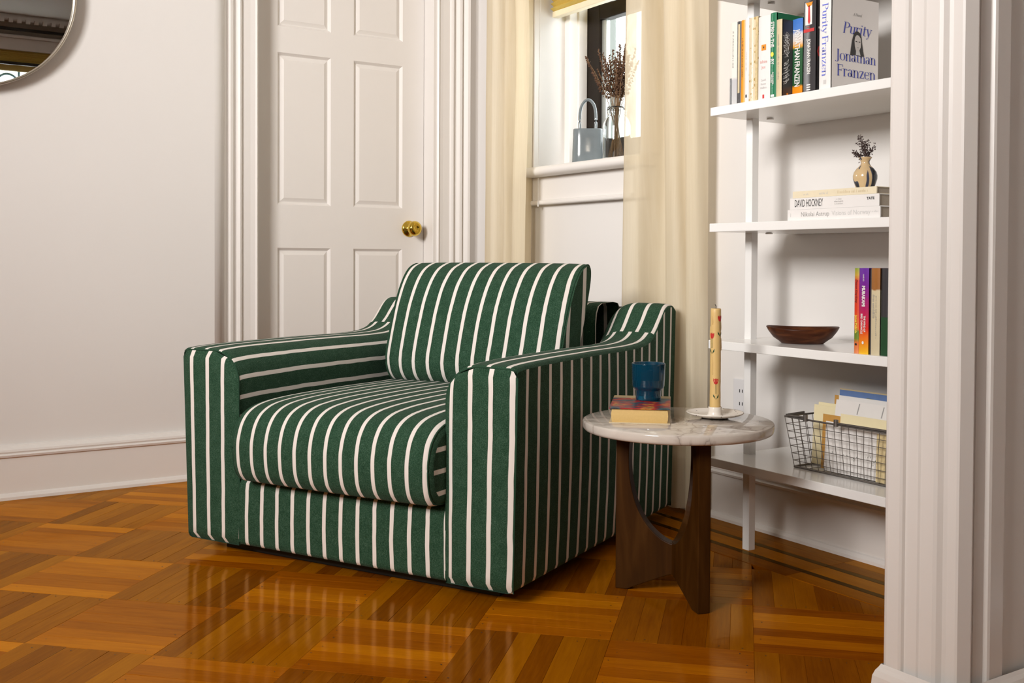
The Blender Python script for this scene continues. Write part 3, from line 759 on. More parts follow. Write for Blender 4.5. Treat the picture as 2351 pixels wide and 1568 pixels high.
# recessed black feet under the frame
pb = bbox('plinth_base', (.075, .07, 0), (CHW-.075, CHD-.07, ZB+.004), M['black_base'], ch, .003)

# ================================================================== SIDE TABLE
TC = (1.7405, 1.957); TZ = .430; TR = .2325
tb = tag(empty('side_table', (TC[0], TC[1], 0)), 'round marble-topped side table with dark walnut legs', 'side table')
b = MB(); b.lathe([(0, TZ-.024), (TR-.006, TZ-.024), (TR-.002, TZ-.021), (TR, TZ-.016), (TR, TZ-.005), (TR-.001, TZ-.0015), (TR-.004, TZ), (0, TZ)], 96)
b.build('table_top', M['marble'], tb)
def leg_outline():
    inner = catmull([(.112, .404), (.118, .36), (.119, .31), (.113, .26), (.098, .21), (.072, .168), (.040, .140), (.014, .128), (0, .127)], 4)
    return [(0, .052), (.014, .050), (.06, .030), (.112, .006), (.120, .001), (.152, 0), (.152, .405)] + [(p[0], p[1]) for p in inner]
rtv, fwv = (math.cos(yaw), -math.sin(yaw)), (math.sin(yaw), math.cos(yaw))
for ang in (156, 286, 57):
    a = math.radians(ang); d = (rtv[0]*math.cos(a)+fwv[0]*math.sin(a), rtv[1]*math.cos(a)+fwv[1]*math.sin(a))
    o = prism('leg', leg_outline(), -.016, .016, M['walnut'], tb, axis='Y', bev=.002)
    o.rotation_euler = (0, 0, math.atan2(d[1], d[0]))
b = MB(); b.tube([(0, 0, .052), (0, 0, .128)], .019, 3); b.build('leg_joint', M['walnut'], tb)

# ---- paperback on the table
TB = tag(empty('paperback_novel', (1.700, 2.048, TZ), 0), 'thick yellow-edged paperback lying on the marble table', 'book')
ux = Vector((1.669-1.561, 1.913-2.008, 0)).normalized(); ang = math.atan2(ux.y, ux.x); TB.rotation_euler = (0, 0, ang)
mat('yellow_pages', (.66, .45, .17), .7, .06, 200, .3, 300)
hx, hy = .073, .120
b = MB(); G = []
for z in (.002, .010, .018, .026, .0345):
    ins = .003-.002*math.sin((z-.002)/.0325*PI); G.append([(-hx+.004, hy-.006, z), (-hx+.004+ins, -hy+.004+ins, z), (hx-.004-ins, -hy+.004+ins, z), (hx-.004, hy-.006, z), (-hx+.004, hy-.006, z)])
b.grid(G, smooth=False); b.poly(G[0][:4]); b.poly(G[-1][:4]); b.build('page_block', M['yellow_pages'], TB)
bbox('front_cover', (-hx, -hy, .0345), (hx, hy, .0368), M['novel_cover'], TB, .0006)
bbox('back_cover', (-hx, -hy, 0), (hx, hy, .002), M['sand_cover'], TB, .0006)
bbox('spine', (-hx, hy-.003, 0), (hx, hy, .0366), M['sand_cover'], TB, .0008)

# ---- blue tumbler
g = tag(empty('tumbler', (1.742, 2.070, TZ+.0370)), 'deep blue glass tumbler standing on the paperback', 'glass')
b = MB(); b.lathe([(0, 0), (.030, 0), (.0318, .002), (.0322, .008), (.0330, .024), (.0345, .0275), (.0385, .031), (.0405, .036), (.0410, .050), (.0412, .0505), (.0414, .053), (.0418, .074), (.0424, .092), (.0420, .0936), (.0408, .0928), (.0398, .074), (.0392, .053), (.0380, .036), (.031, .027), (.029, .012), (.0, .010)], 64)
b.build('glass_wall', M['blue_glass'], g)

# ---- candle holder and painted candle
CP_ = (1.846, 1.937)
h = tag(empty('candle_holder', (CP_[0], CP_[1], TZ)), 'white speckled ceramic saucer candle holder on the table', 'candle holder')
b = MB(); b.lathe([(0, 0), (.032, 0), (.038, .003), (.058, .007), (.069, .0115), (.0712, .0140), (.0705, .0155), (.067, .0145), (.055, .0105), (.036, .0075), (.020, .007)], 64)
b.build('saucer', M['plate_glaze'], h)
b = MB(); b.lathe([(.0205, .006), (.0175, .010), (.0165, .018), (.0168, .0265), (.0160, .0280), (.0145, .0275), (.0142, .018), (0, .018)], 40)
b.build('cup', M['glaze_white'], h)
cd = tag(empty('candle', (CP_[0], CP_[1], TZ+.0182)), 'tall yellow taper candle painted with red tulips', 'candle')
crng = random.Random(3); b = MB(); prof = []
for k in range(25):
    t = k/24; prof.append((.0136-.0008*t+crng.uniform(-.0002, .0002), .252*t))
prof += [(.0118, .2545), (.006, .2535), (0, .2530)]
b.lathe([(0, 0)]+prof, 28); b.build('wax', M['candle_wax'], cd)
for a_, z0, ln in [(2.6, .18, .030), (3.4, .09, .045), (5.6, .15, .03), (5.9, .20, .025), (3.3, .215, .02)]:
    d_ = (math.cos(a_), math.sin(a_)); b = MB()
    b.tube([(d_[0]*.0132, d_[1]*.0132, z0+ln*q/4) for q in range(5)], [.0012, .0016, .0014, .0011, .0006], 6); b.build('wax_drip', M['candle_wax'], cd)
b = MB(); b.tube([(0, 0, .252), (.0005, 0, .260), (-.002, .001, .2645)], .0009, 5); b.build('wick', M['black_ink'], cd)
def decal(poly, a0, z0, m_, name):
    pts = []
    for s_, z in poly:
        a = a0+s_*1.35/.0134; pts.append((.0137*math.cos(a), .0137*math.sin(a), z0+z*1.2))
    c = (sum(p[0] for p in pts)/len(pts), sum(p[1] for p in pts)/len(pts), sum(p[2] for p in pts)/len(pts))
    k = math.hypot(c[0], c[1]); c = (c[0]/k*.0138, c[1]/k*.0138, c[2])
    b = MB()
    for p, q in zip(pts, pts[1:]+pts[:1]): b.poly([c, p, q])
    return b.build(name, m_, cd)
tul = [(-.0045, .008), (-.0048, .003), (-.003, -.003), (0, -.005), (.003, -.003), (.0048, .003), (.0045, .008), (.002, .0055), (0, .0085), (-.002, .0055)]
face = math.atan2(-CP_[1], -CP_[0])
for da, zc in ((.10, .072), (-.75, .185), (.85, .228)):
    decal(tul, face+da, zc, M['tulip_red'], 'painted_tulip')
    decal([(-.0004, -.004), (.0004, -.004), (.0007, -.024), (-.0001, -.024)], face+da, zc, M['leaf_green'], 'painted_stem')
    decal([(0, -.036), (-.0045, -.030), (-.0048, -.025), (-.002, -.029)], face+da, zc, M['leaf_green'], 'painted_leaf')
    decal([(.001, -.036), (.003, -.029), (.0055, -.025), (.005, -.031)], face+da, zc, M['leaf_green'], 'painted_leaf')
# ================================================================== MIRROR
mr = tag(empty('wall_mirror', (.370, 3.94, 1.720)), 'round wall mirror with a thin metal rim', 'mirror')
b = MB(); R_ = .340
b.lathe([(R_-.009, .030), (R_-.009, .050), (R_-.008, .052), (R_-.001, .052), (R_, .050), (R_, .024), (R_-.009, .024), (R_-.009, .030)], 128, (0, 0, 0), 'Y'); b.build('rim', M['steel_frame'], mr)
b = MB(); tl = 2*math.tan(math.radians(1.95)); n = 96
pp = [((R_-.0092)*math.cos(2*PI*k/n), -.038-(R_-.0092)*math.sin(2*PI*k/n)*tl*.5, (R_-.0092)*math.sin(2*PI*k/n)) for k in range(n)]
b.poly(pp); o = b.build('mirror_plate', M['mirror_glass'], mr)
b = MB(); b.lathe([(0, .0), (.20, .0), (.20, .022), (0, .022)], 48, (0, 0, 0), 'Y'); b.build('backing', M['dark_beam'], mr)

# ================================================================== CURTAINS
def curtain(name, top, bot, z0, z1, label, bend=None):
    T, B = catmull(top, 6), catmull(bot, 6); G = []
    nz = 26
    for k in range(nz+1):
        t = k/nz; z = z0+(z1-z0)*t; row = []
        f = t*t*(3-2*t)
        for i, (a, c) in enumerate(zip(B, T)):
            p = a*(1-f)+c*f
            w = .004*math.sin(z*5.1+i*.35)+.003*math.sin(z*11+i*.2)
            y = p[0]+w*.6+(bend(i/len(T), z) if bend else 0); row.append((p[1]+w*.5, y, z))
        G.append(row)
    b = MB(); b.grid(G); o = b.build(name, M['curtain'])
    return tag(o, label, 'curtain', 'sheer linen curtains at the window')
topL = [(3.815, 2.345), (3.785, 2.300), (3.74, 2.276), (3.69, 2.272), (3.660, 2.284), (3.645, 2.312), (3.622, 2.314), (3.606, 2.284), (3.588, 2.262), (3.570, 2.268), (3.560, 2.305), (3.553, 2.352), (3.528, 2.360), (3.514, 2.325), (3.492, 2.250), (3.462, 2.228), (3.425, 2.232), (3.408, 2.250)]
botL = [(a+.012, b_) for a, b_ in topL]
curtain('curtain', topL, botL, .02, 2.40, 'cream linen curtain gathered beside the door casing, left of the window', lambda s, z: (.022*math.exp(-((z-1.55)/.35)**2)*-1 if s > .8 else 0))
topR = [(2.850, 2.296), (2.832, 2.276), (2.790, 2.258), (2.748, 2.254), (2.732, 2.268), (2.722, 2.315), (2.714, 2.356), (2.694, 2.362), (2.672, 2.345), (2.660, 2.300), (2.642, 2.266), (2.606, 2.256), (2.580, 2.266), (2.566, 2.300), (2.552, 2.300), (2.538, 2.266), (2.508, 2.254), (2.490, 2.262), (2.482, 2.286), (2.479, 2.318)]
botR = [(2.895, 2.312), (2.875, 2.295), (2.83, 2.280), (2.785, 2.278), (2.765, 2.288), (2.752, 2.325), (2.738, 2.356), (2.704, 2.362), (2.672, 2.350), (2.655, 2.322), (2.635, 2.296), (2.598, 2.286), (2.575, 2.294), (2.562, 2.318), (2.550, 2.316), (2.535, 2.290), (2.506, 2.282), (2.490, 2.288), (2.482, 2.305), (2.479, 2.330)]
curtain('curtain', topR, botR, .02, 2.40, 'cream linen curtain covering the right side of the window beside the bookcase')
tag(bbox('curtain_rod', (2.30, 2.36, 2.40), (2.32, 3.88, 2.42), M['dark_beam'], None, .008), 'curtain rod above the window', 'curtain rod')

# ---- pleated blind
bl = tag(empty('window_blind', (2.46, 3.205, 1.798)), 'golden pleated blind pulled up in the window', 'blind')
for k in range(20):
    z = .024+k*.020; b = MB(); w = .312
    b.grid([[(-.010, y, z), (-.026, y, z+.010), (-.010, y, z+.020)] for y in (-w, w)], smooth=False)
    b.grid([[(.010, y, z), (.026, y, z+.010), (.010, y, z+.020)] for y in (-w, w)], smooth=False); b.build('pleat', M['pleat_gold'], bl)
b = MB(); b.tube([(-.10, .270, .10), (-.11, .269, -.3), (-.11, .269, -.745)], .0008, 4); b.tube([(-.11, .269, -.765), (-.11, .269, -.745)], [.004, .0015], 6); b.build('pull_cord', M['white_print'], bl)
bbox('bottom_rail', (-.016, -.314, 0), (.016, .314, .024), M['cream'], bl, .003)

# ---- things on the sill
SZ = 1.188
bg = tag(empty('bag_vase', (2.435, 3.262, SZ), math.atan2(-.6, .8)), 'glossy grey-blue ceramic vase shaped like a handbag on the sill', 'vase')
b = MB(); G = []
for z, kx, ky in [(0, .94, .8), (.003, .99, .95), (.01, 1, 1), (.05, .985, .95), (.10, .955, .86), (.128, .94, .80), (.134, .93, .77), (.136, .90, .70), (.130, .86, .6)]:
    row = []
    for k in range(41):
        a = 2*PI*k/40; c_, s_ = math.cos(a), math.sin(a)
        row.append((math.copysign(abs(c_)**.55, c_)*.060*kx, math.copysign(abs(s_)**.8, s_)*.034*ky, z))
    G.append(row)
b.grid(G); b.poly(G[0][:-1][::-1]); b.build('body', M['glaze_bag'], bg)
hp = [(-.030, 0, .126), (-.031, 0, .16), (-.030, 0, .195), (-.024, 0, .222), (-.012, 0, .240), (0, 0, .246), (.012, 0, .240), (.024, 0, .222), (.029, 0, .195), (.030, 0, .16), (.029, 0, .126)]
b = MB(); b.tube([(x, -.012, z) for x, y, z in [(p[0], p[1], p[2]) for p in catmull(hp, 4)]], .0058, 8); b.build('handle', M['glaze_bag'], bg)

JX, JY = 2.440, 3.092
jr = tag(empty('mason_jar', (JX, JY, SZ)), 'clear glass jar of dried stems on the window sill', 'jar')
b = MB(); b.lathe([(0, 0), (.044, 0), (.050, .004), (.052, .012), (.052, .125), (.050, .140), (.042, .155), (.036, .163), (.0345, .168), (.037, .172), (.037, .176), (.0345, .179), (.037, .184), (.037, .188), (.0345, .192), (.0345, .200), (.0315, .200), (.0315, .168), (.039, .155), (.047, .140), (.049, .125), (.049, .012), (.046, .006), (0, .005)], 56)
b.build('glass_wall', M['clear_glass'], jr)
srng = random.Random(11)
for k in range(44):
    a = srng.uniform(0, 2*PI); rb = srng.uniform(0, .032); sp = srng.uniform(.2, 1)
    if k < 3: a = 2.2+.25*k; sp = 1.35
    base_ = Vector((rb*math.cos(a+2.5), rb*math.sin(a+2.5), .007)); nk = Vector((.024*sp*.7*math.cos(a), .024*sp*.7*math.sin(a), .19))
    L_ = srng.uniform(.34, .425); tip = Vector((.085*sp*math.cos(a), .085*sp*math.sin(a), L_))
    s_ = tag(empty('dried_flower', (JX, JY, SZ)), 'brown dried flower stem standing in the glass jar', 'dried flower', 'dried stems in the jar')
    pts = catmull([base_, nk, nk.lerp(tip, .55)+Vector((srng.uniform(-.004, .004), srng.uniform(-.004, .004), .01)), tip], 4)
    b = MB(); b.tube(pts, .0011, 4); b.build('stalk', M['dried_stem'], s_)
    b = MB(); d = (tip-nk)
    for q in range(34):
        t = .30+.70*q/33; c = nk.lerp(tip, t)+Vector([srng.gauss(0, .0042*(1.3-t)) for _ in range(3)])
        r_ = srng.uniform(.0022, .0042); e = Vector([srng.uniform(-1, 1) for _ in range(3)]).normalized()
        b.tube([c-e*r_*1.6, c, c+e*r_*1.6], [.0004, r_, .0004], 4, caps=False)
    b.build('buds', M['dried_brown'], s_)

# ---- wall socket
so = tag(empty('wall_socket', (2.39, 2.386, .395)), 'white wall socket plate behind the bookcase post', 'socket')
bbox('plate', (-.006, -.035, -.057), (0, .035, .057), M['socket_plate'], so, .002)
for z in (-.02, .02):
    for y in (-.006, .006): bbox('slot', (-.0072, y-.0012, z-.005), (-.004, y+.0012, z+.005), M['black_ink'], so, 0)

# ================================================================== BOOKCASE
SF, SY0, SY1 = 2.05, 1.285, 2.180
bk = tag(empty('bookcase', (0, 0, 0)), 'white wall-mounted bookcase with open shelves and slim posts', 'bookcase')
LV = [.2735, .6005, .9245, 1.2455, 1.5685]
for z in LV: bbox('shelf', (SF, SY0, z-.0235), (2.388, SY1, z), M['shelf_white'], bk, .0015)
for y in (2.142, 1.345): bbox('post', (2.175, y, 0), (2.200, y+.025, 2.3), M['shelf_white'], bk, .0015)
for z in LV[1:]: 
    b = MB(); b.lathe([(0, 0), (.010, 0), (.010, .003), (.006, .004), (0, .004)], 16, (2.215, 2.114, z-.0275)); b.build('fixing_disc', M['shelf_white'], bk)

def book(label, y0, y1, z, h, x0, depth, cover, spine=None, pages=None, name='book', lean=0, group=None):
    """upright book, spine towards -X; y0 is the end nearer the camera. Origin at spine bottom, y0 edge"""
    o = tag(empty(name, (x0, y0, z)), label, 'book', group); w = y1-y0
    c = M[cover]; s = M[spine or cover]
    bbox('page_block', (.003, .0014, .002), (depth-.003, w-.0014, h-.003), pages or M['page_edge'], o, 0)
    bbox('front_cover', (.0005, 0, 0), (depth, .0016, h), c, o, .0004); bbox('back_cover', (.0005, w-.0016, 0), (depth, w, h), c, o, .0004)
    b = MB(); G = []
    for k in range(7):
        t = k/6; G.append([(-.0025*math.sin(PI*t), w*t, 0), (-.0025*math.sin(PI*t), w*t, h)])
    b.grid(G, smooth=True); b.grid([[(.004, 0, 0), (.004, 0, h)], [(0, 0, 0), (0, 0, h)]]); b.grid([[(0, w, 0), (0, w, h)], [(.004, w, 0), (.004, w, h)]])
    b.poly([(-.0025*math.sin(PI*k/6), w*k/6, h) for k in range(7)]+[(.004, w, h), (.004, 0, h)]); b.build('spine', s, o)
    return o
DN, EAST = (0, 0, -1), (0, -1, 0)     # spine text reads downwards: reading dir -z, letter tops towards -Y (right)
def spine_text(o, s, size, m_, zc, yc, sx=1, bold=0, shear=0):
    return text(s, size, m_, o, (-.0032, yc, zc), DN, EAST, sx, shear, 'CENTER', bold)
def spine_faux(o, length, h, m_, zc, yc, seed=1): return faux(length, h, m_, o, (-.0032, yc, zc), DN, EAST, seed)
def spine_flat(o, s, size, m_, zc, yc, sx=1, bold=0):   # upright lettering across the spine
    return text(s, size, m_, o, (-.0032, yc, zc), EAST, (0, 0, 1), sx, 0, 'CENTER', bold)
def spatch(o, y0, y1, z0, z1, m_, name='printed_patch', dx=-.0030):
    return patch([(dx, y1, z0), (dx, y0, z0), (dx, y0, z1), (dx, y1, z1)], m_, o, name)
z = LV[3]; F = 2.066
B = book('thin cream paperback with grey foot, leftmost on the top visible row', 2.0945, 2.121, z, .224, F, .14, 'black_white_spine')
spatch(B, .017, .024, .0, .073, M['charcoal_cover']); spine_faux(B, .10, .005, M['grey_ink'], .15, .013, 1); 
B = book('dark grey paperback with a cream title strip beside the orange one', 2.0795, 2.0938, z, .223, F, .135, 'charcoal_cover')
spatch(B, .002, .009, .03, .215, M['sand_cover']); 
B = book('thin orange paperback on the top visible row', 2.0655, 2.079, z, .2235, F, .138, 'orange_cover')
spine_faux(B, .11, .0045, M['black_ink'], .12, .0065, 2)
B = book('slim white paperback with a small dark mark at its foot', 2.0505, 2.065, z, .226, F, .14, 'white_cover')
spatch(B, .004, .009, .014, .022, M['black_ink']); spine_faux(B, .05, .004, M['light_ink'], .11, .007, 3)
B = book('gold marbled hardback on the top visible row', 2.0155, 2.050, z, .224, F, .145, 'gold_marbled')
spatch(B, .0, .009, 0, .224, M['pale_gold'])
B = book('wide white paperback with pink title and red foot mark', 1.9735, 2.0150, z, .220, F, .145, 'white_cover')
spatch(B, .013, .029, .130, .145, M['orange_ink']); spatch(B, .019, .023, .135, .140, M['black_ink'], dx=-.0033); spine_flat(B, 'Infinite', .0115, M['pink_ink'], .100, .021, .8); spine_flat(B, 'Jest', .0115, M['pink_ink'], .086, .021, .8)
for q, s_ in enumerate(('David', 'Foster', 'Wallace')): spine_flat(B, s_, .0080, M['light_ink'], .052-q*.010, .021, .9)
spatch(B, .018, .024, .004, .014, M['red_ink'])
B = book('green hardback lettered with a tennis-ball yellow dot', 1.9525, 1.9730, z, .2225, F, .140, 'green_cover')
spine_text(B, 'STRING THE', .0150, M['white_print'], .166, .0115, .80, .0004); spine_text(B, 'RY', .0150, M['white_print'], .0955, .0115, .80, .0004)
b = MB(); b.poly([(-.0034, .0115+.0052*math.cos(a*PI/8), .1145+.0062*math.sin(-a*PI/8)) for a in range(16)]); b.build('yellow_dot', M['yellow_ink'], B)
spine_text(B, 'DAVID FOSTER', .0060, M['white_print'], .052, .0085, .8, .0002); spine_text(B, 'WALLACE', .0060, M['white_print'], .052, .0140, .8, .0002); spatch(B, .004, .016, .004, .010, M['white_print'])
B = book('cream-spined book with a dark cover of white script', 1.9335, 1.9522, z, .2015, F, .135, 'charcoal_cover', 'sand_cover')
spine_faux(B, .115, .0050, M['grey_ink'], .105, .0095, 4)
# script squiggles on the visible cover side
b = MB(); srn = random.Random(5)
for row in range(2):
    pts = []
    for k in range(46):
        zz = .165-.07*row*1.0-.058*k/45; pts.append((.016+.010*math.sin(k*1.9+row)+.004*math.sin(k*.7), -.0006, zz+.004*math.cos(k*1.9)))
    b.tube(pts, .0006, 4)
b.build('script_lettering', M['white_print'], B)
patch([(.018, -.0004, .004), (.024, -.0004, .004), (.024, -.0004, .012), (.018, -.0004, .012)], M['orange_ink'], B)
patch([(.006, -.0003, .172+.022*0), (.034, -.0003, .172), (.034, -.0003, .1995), (.020, -.0003, .1995), (.010, -.0003, .192)][:2]+[(.034, -.0003, .1995), (.024, -.0003, .1990), (.012, -.0003, .188)], M['charcoal_cover'], B)
B = book('blue and orange paperback with heavy white and black lettering, set back', 1.8990, 1.9325, z, .203, F+.039, .13, 'franzen_paperback')
spine_text(B, 'JONATHAN', .024, M['white_print'], .135, .016, .62, .0006); spine_text(B, 'FRANZEN', .024, M['white_print'], .060, .016, .62, .0006)
B = book('tall black hardback with a shirt and tie pictured at its head', 1.8250, 1.8640, z, .2310, F+.004, .16, 'charcoal_cover')
spatch(B, .010, .032, .170, .226, M['white_print'], 'shirt_print', -.0031)
patch([(-.0033, .031, .226), (-.0033, .008, .226), (-.0033, .012, .217), (-.0033, .024, .215)], M['orange_ink'], B, 'collar_print')
patch([(-.0033, .0225, .218), (-.0033, .0175, .218), (-.0033, .0155, .178), (-.0033, .0195, .170), (-.0033, .0235, .178)], M['red_ink'], B, 'tie_print')
spatch(B, .003, .037, .152, .160, M['red_ink'], 'red_band'); spine_flat(B, 'THE', .006, M['red_ink'], .164, .022)
spine_text(B, 'JONATHAN FRANZEN', .0140, M['white_print'], .090, .020, .62, .0004)
for q in range(3): spatch(B, .014, .026, .006+q*.006, .009+q*.006, M['white_print'])
text('J', .05, M['white_print'], B, (.018, -.0002, .185), (1, 0, 0), (0, 0, 1)); text('C', .05, M['red_ink'], B, (.020, -.0002, .10), (1, 0, 0), (0, 0, 1))
# white novel, cover to the camera
B = book('white hardback novel showing its blue-lettered front cover', 1.7740, 1.8095, z, .2345, F, .178, 'purity_cover', 'white_cover')

# --- thin-and-thick serif lettering drawn as strokes
def arc(cx, cy, rx, ry, a0, a1, n=10): return [(cx+rx*math.cos(math.radians(a0+(a1-a0)*k/n)), cy+ry*math.sin(math.radians(a0+(a1-a0)*k/n))) for k in range(n+1)]
T_, H_ = .085, .026     # thick / hair half... in em
def vst(x, y0, y1): return [[(x, y0), (x, y1)]], T_
GL = {
 'P': (.62, [('v', .13, 0, 1), ('s', .13, 0), ('s', .10, 1, -1), ('a', .20, .74, .34, .26, 90, -90)]),
 'J': (.40, [('v', .24, .02, 1), ('s', .24, 1), ('a', .10, .02, .14, .22, 0, -150)]),
 'F': (.56, [('v', .13, 0, 1), ('s', .13, 0), ('h', .02, .52, 1), ('h', .13, .40, .52), ('t', .52, .80, 1), ('t', .40, .42, .62)]),
 'u': (.56, [('v', .12, .18, .66), ('a', .27, .18, .15, .18, 180, 330), ('v', .44, 0, .66), ('s', .08, .66, -1), ('s', .40, .66, -1)]),
 'r': (.42, [('v', .12, 0, .66), ('s', .12, 0), ('s', .06, .66, -1), ('a', .26, .46, .12, .20, 150, 50), ('d', .34, .58)]),
 'i': (.28, [('v', .13, 0, .66), ('s', .13, 0), ('s', .08, .66, -1), ('d', .13, .88)]),
 't': (.36, [('v', .15, .10, .86), ('h', .02, .32, .64), ('a', .24, .10, .09, .10, 180, 320)]),
 'y': (.52, [('l', .08, .66, .27, .02), ('l2', .46, .66, .22, -.22), ('d', .14, -.24), ('s', .08, .66), ('s', .44, .66)]),
 'o': (.56, [('o', .27, .33, .22, .34)]),
 'n': (.58, [('v', .12, 0, .66), ('s', .12, 0), ('s', .06, .66, -1), ('a', .28, .42, .16, .24, 170, 0), ('v', .44, 0, .44), ('s', .44, 0)]),
 'a': (.50, [('v', .36, .04, .48), ('a', .22, .46, .14, .20, 0, 160), ('o', .20, .18, .14, .19), ('s', .40, .02, 1)]),
 'h': (.58, [('v', .12, 0, 1), ('s', .12, 0), ('s', .06, 1, -1), ('a', .28, .42, .16, .24, 170, 0), ('v', .44, 0, .44), ('s', .44, 0)]),
 'z': (.46, [('h', .04, .40, .645), ('h', .04, .42, .015), ('l', .36, .64, .08, .02), ('t', .04, .50, .64), ('t', .42, .02, .16)]),
 'e': (.50, [('o2', .25, .33, .20, .34), ('h', .08, .44, .36)]),
 'A': (.5, [('l', .22, .9, .44, 0), ('l2', .22, .9, .04, 0), ('h', .1, .36, .3)]),
}
def stroke_word(word, hgt, m_, parent, org, xd, yd, sx=.72, slant=0, wt=1.0):
    X, Y = Vector(xd), Vector(yd); Zn = X.cross(Y); b = MB(); pen = 0
    def put(pts):
        b.poly([Vector(org)+Zn*.0004+X*((pen+p[0]+slant*p[1])*hgt*sx)+Y*(p[1]*hgt) for p in pts])
    def bar(x0, y0, x1, y1, w):
        d = Vector((x1-x0, y1-y0)).normalized(); n_ = Vector((-d.y, d.x))*w/2
        put([(x0+n_.x, y0+n_.y), (x0-n_.x, y0-n_.y), (x1-n_.x, y1-n_.y), (x1+n_.x, y1+n_.y)])
    def arcst(cx, cy, rx, ry, a0, a1):
        n_ = 12
        P_ = []
        for k in range(n_+1):
            a = math.radians(a0+(a1-a0)*k/n_); w = (H_*1.1+(T_*1.25*wt-H_)*abs(math.cos(a))**1.5)/2
            P_.append(((cx+(rx+w)*math.cos(a), cy+(ry+w*.6)*math.sin(a)), (cx+(rx-w)*math.cos(a), cy+(ry-w*.6)*math.sin(a))))
        for p, q in zip(P_, P_[1:]): put([p[0], p[1], q[1], q[0]])
    for chx in word:
        if chx == ' ': pen += .30; continue
        adv, parts = GL[chx]
        for p in parts:
            k = p[0]
            if k == 'v': bar(p[1], p[2], p[1], p[3], T_*1.25*wt)
            elif k == 's':
                l_, r_ = (.10, .10) if len(p) < 4 else ((.11, .0) if p[3] < 0 else (0, .1))
                bar(p[1]-l_, p[2], p[1]+r_, p[2], H_*1.3)
            elif k == 'h': bar(p[1], p[3], p[2], p[3], H_*1.4)
            elif k == 't': bar(p[1], p[2], p[1], p[3], H_*1.3)
            elif k == 'l': bar(p[1], p[2], p[3], p[4], T_*1.15*wt)
            elif k == 'l2': bar(p[1], p[2], p[3], p[4], H_*1.4)
            elif k == 'a': arcst(*p[1:])
            elif k == 'o': arcst(p[1], p[2], p[3], p[4], 0, 360)
            elif k == 'o2': arcst(p[1], p[2], p[3], p[4], 20, 320)
            elif k == 'd': put([(p[1]+.055*math.cos(a*PI/4), p[2]+.045*math.sin(a*PI/4)) for a in range(8)])
        pen += adv
    o = b.build('lettering', m_, parent); return o, pen*hgt*sx
XR, ZU = (1, 0, 0), (0, 0, 1)
bi = M['blue_ink']
text('A Novel', .0115, M['grey_ink'], B, (.097, -.0002, .1925), XR, ZU, .8, .3)
def fit_word(w, hgt, m_, org, xd, yd, width, slant=0):
    adv = sum(GL[c][0] for c in w); stroke_word(w, hgt, m_, B, org, xd, yd, width/(adv*hgt), slant)
fit_word('Purity', .027, bi, (.042, -.0003, .1435), XR, ZU, .106, .16)
fit_word('Jonathan', .026, bi, (.017, -.0003, .0745), XR, ZU, .152)
fit_word('Franzen', .0275, bi, (.022, -.0003, .0360), XR, ZU, .146)
# portrait print: long dark hair, pale face, shirt
def pp(pts, m_, nm, d): patch([(x, -d, zz) for x, zz in pts], m_, B, nm)
pp([(.070, .090), (.073, .108), (.077, .128), (.083, .145), (.090, .151), (.099, .152), (.106, .149), (.112, .140), (.115, .122), (.119, .104), (.123, .092), (.110, .090), (.090, .092)], M['hair_print'], 'hair_print', .0008)
pp([(.0905, .104), (.087, .114), (.0855, .126), (.088, .137), (.094, .1425), (.102, .1415), (.108, .136), (.1105, .125), (.109, .113), (.104, .105), (.098, .102)], M['skin_print'], 'face_print', .0012)
pp([(.091, .093), (.092, .106), (.104, .106), (.109, .092)], M['light_ink'], 'collar_print', .0010)
for xx in (.092, .104): pp([(xx-.003, .125), (xx+.003, .125), (xx+.003, .1272), (xx-.003, .1272)], M['hair_print'], 'eye_print', .0015)
pp([(.0945, .1125), (.1025, .1125), (.1005, .1102), (.0965, .1102)], M['grey_ink'], 'mouth_print', .0015); pp([(.0970, .1175), (.1000, .1175), (.0985, .1260)], M['light_ink'], 'nose_print', .0015)
fit_word('Purity', .0175, M['pale_blue_ink'], (-.0028, .0245, .2125), DN, EAST, .074)
fit_word('Franzen', .0175, M['pale_blue_ink'], (-.0028, .0245, .1325), DN, EAST, .100)
spatch(B, .012, .020, .014, .024, M['light_ink'], 'publisher_mark')

# ---- books lying flat on the second visible shelf
def flat_book(label, z0, z1, y0, y1, x0, depth, cover, rz=0, hard=True):
    o = tag(empty('book', (x0, y0, z0), rz), label, 'book'); c = M[cover]; h_, w = z1-z0, y1-y0
    bbox('page_block', (.003, .003, .0016), (depth-.003, w-.002, h_-.0016), M['page_edge'], o, 0)
    bbox('back_cover', (0, 0, 0), (depth, w, .0018), c, o, .0004); bbox('front_cover', (0, 0, h_-.0018), (depth, w, h_), c, o, .0004)
    bbox('spine', (-.001, 0, 0), (.003, w, h_), c, o, .0008); return o
z = LV[2]
B = flat_book('white art book with pale grey spine lettering, bottom of the flat stack', z, z+.0275, 1.622, 1.908, 2.066, .24, 'white_cover')
text('Nikolai Astrup', .0165, M['grey_ink'], B, (-.0012, .1955, .0145), EAST, ZU, .93); text('Visions of Norway', .0165, M['light_ink'], B, (-.0012, .085, .0145), EAST, ZU, .93); text('I', .014, M['light_ink'], B, (-.0012, .275, .0135), EAST, ZU); faux(.018, .0045, M['light_ink'], B, (-.0012, .014, .015), EAST, ZU, 5)
B = flat_book('white art book with tall black spine capitals, middle of the flat stack', z+.0275, z+.0570, 1.627, 1.902, 2.068, .235, 'white_cover')
text('DAVID HOCKNEY', .0270, M['black_ink'], B, (-.0012, .213, .0150), EAST, ZU, .42); text('TATE', .0085, M['black_ink'], B, (-.0012, .024, .0190), EAST, ZU, 1.1, 0, 'CENTER', .0003)
for q, ln_ in enumerate((.016, .028, .026)): faux(ln_, .0036, M['grey_ink'], B, (-.0012, .118, .0215-q*.0058), EAST, ZU, 6+q)
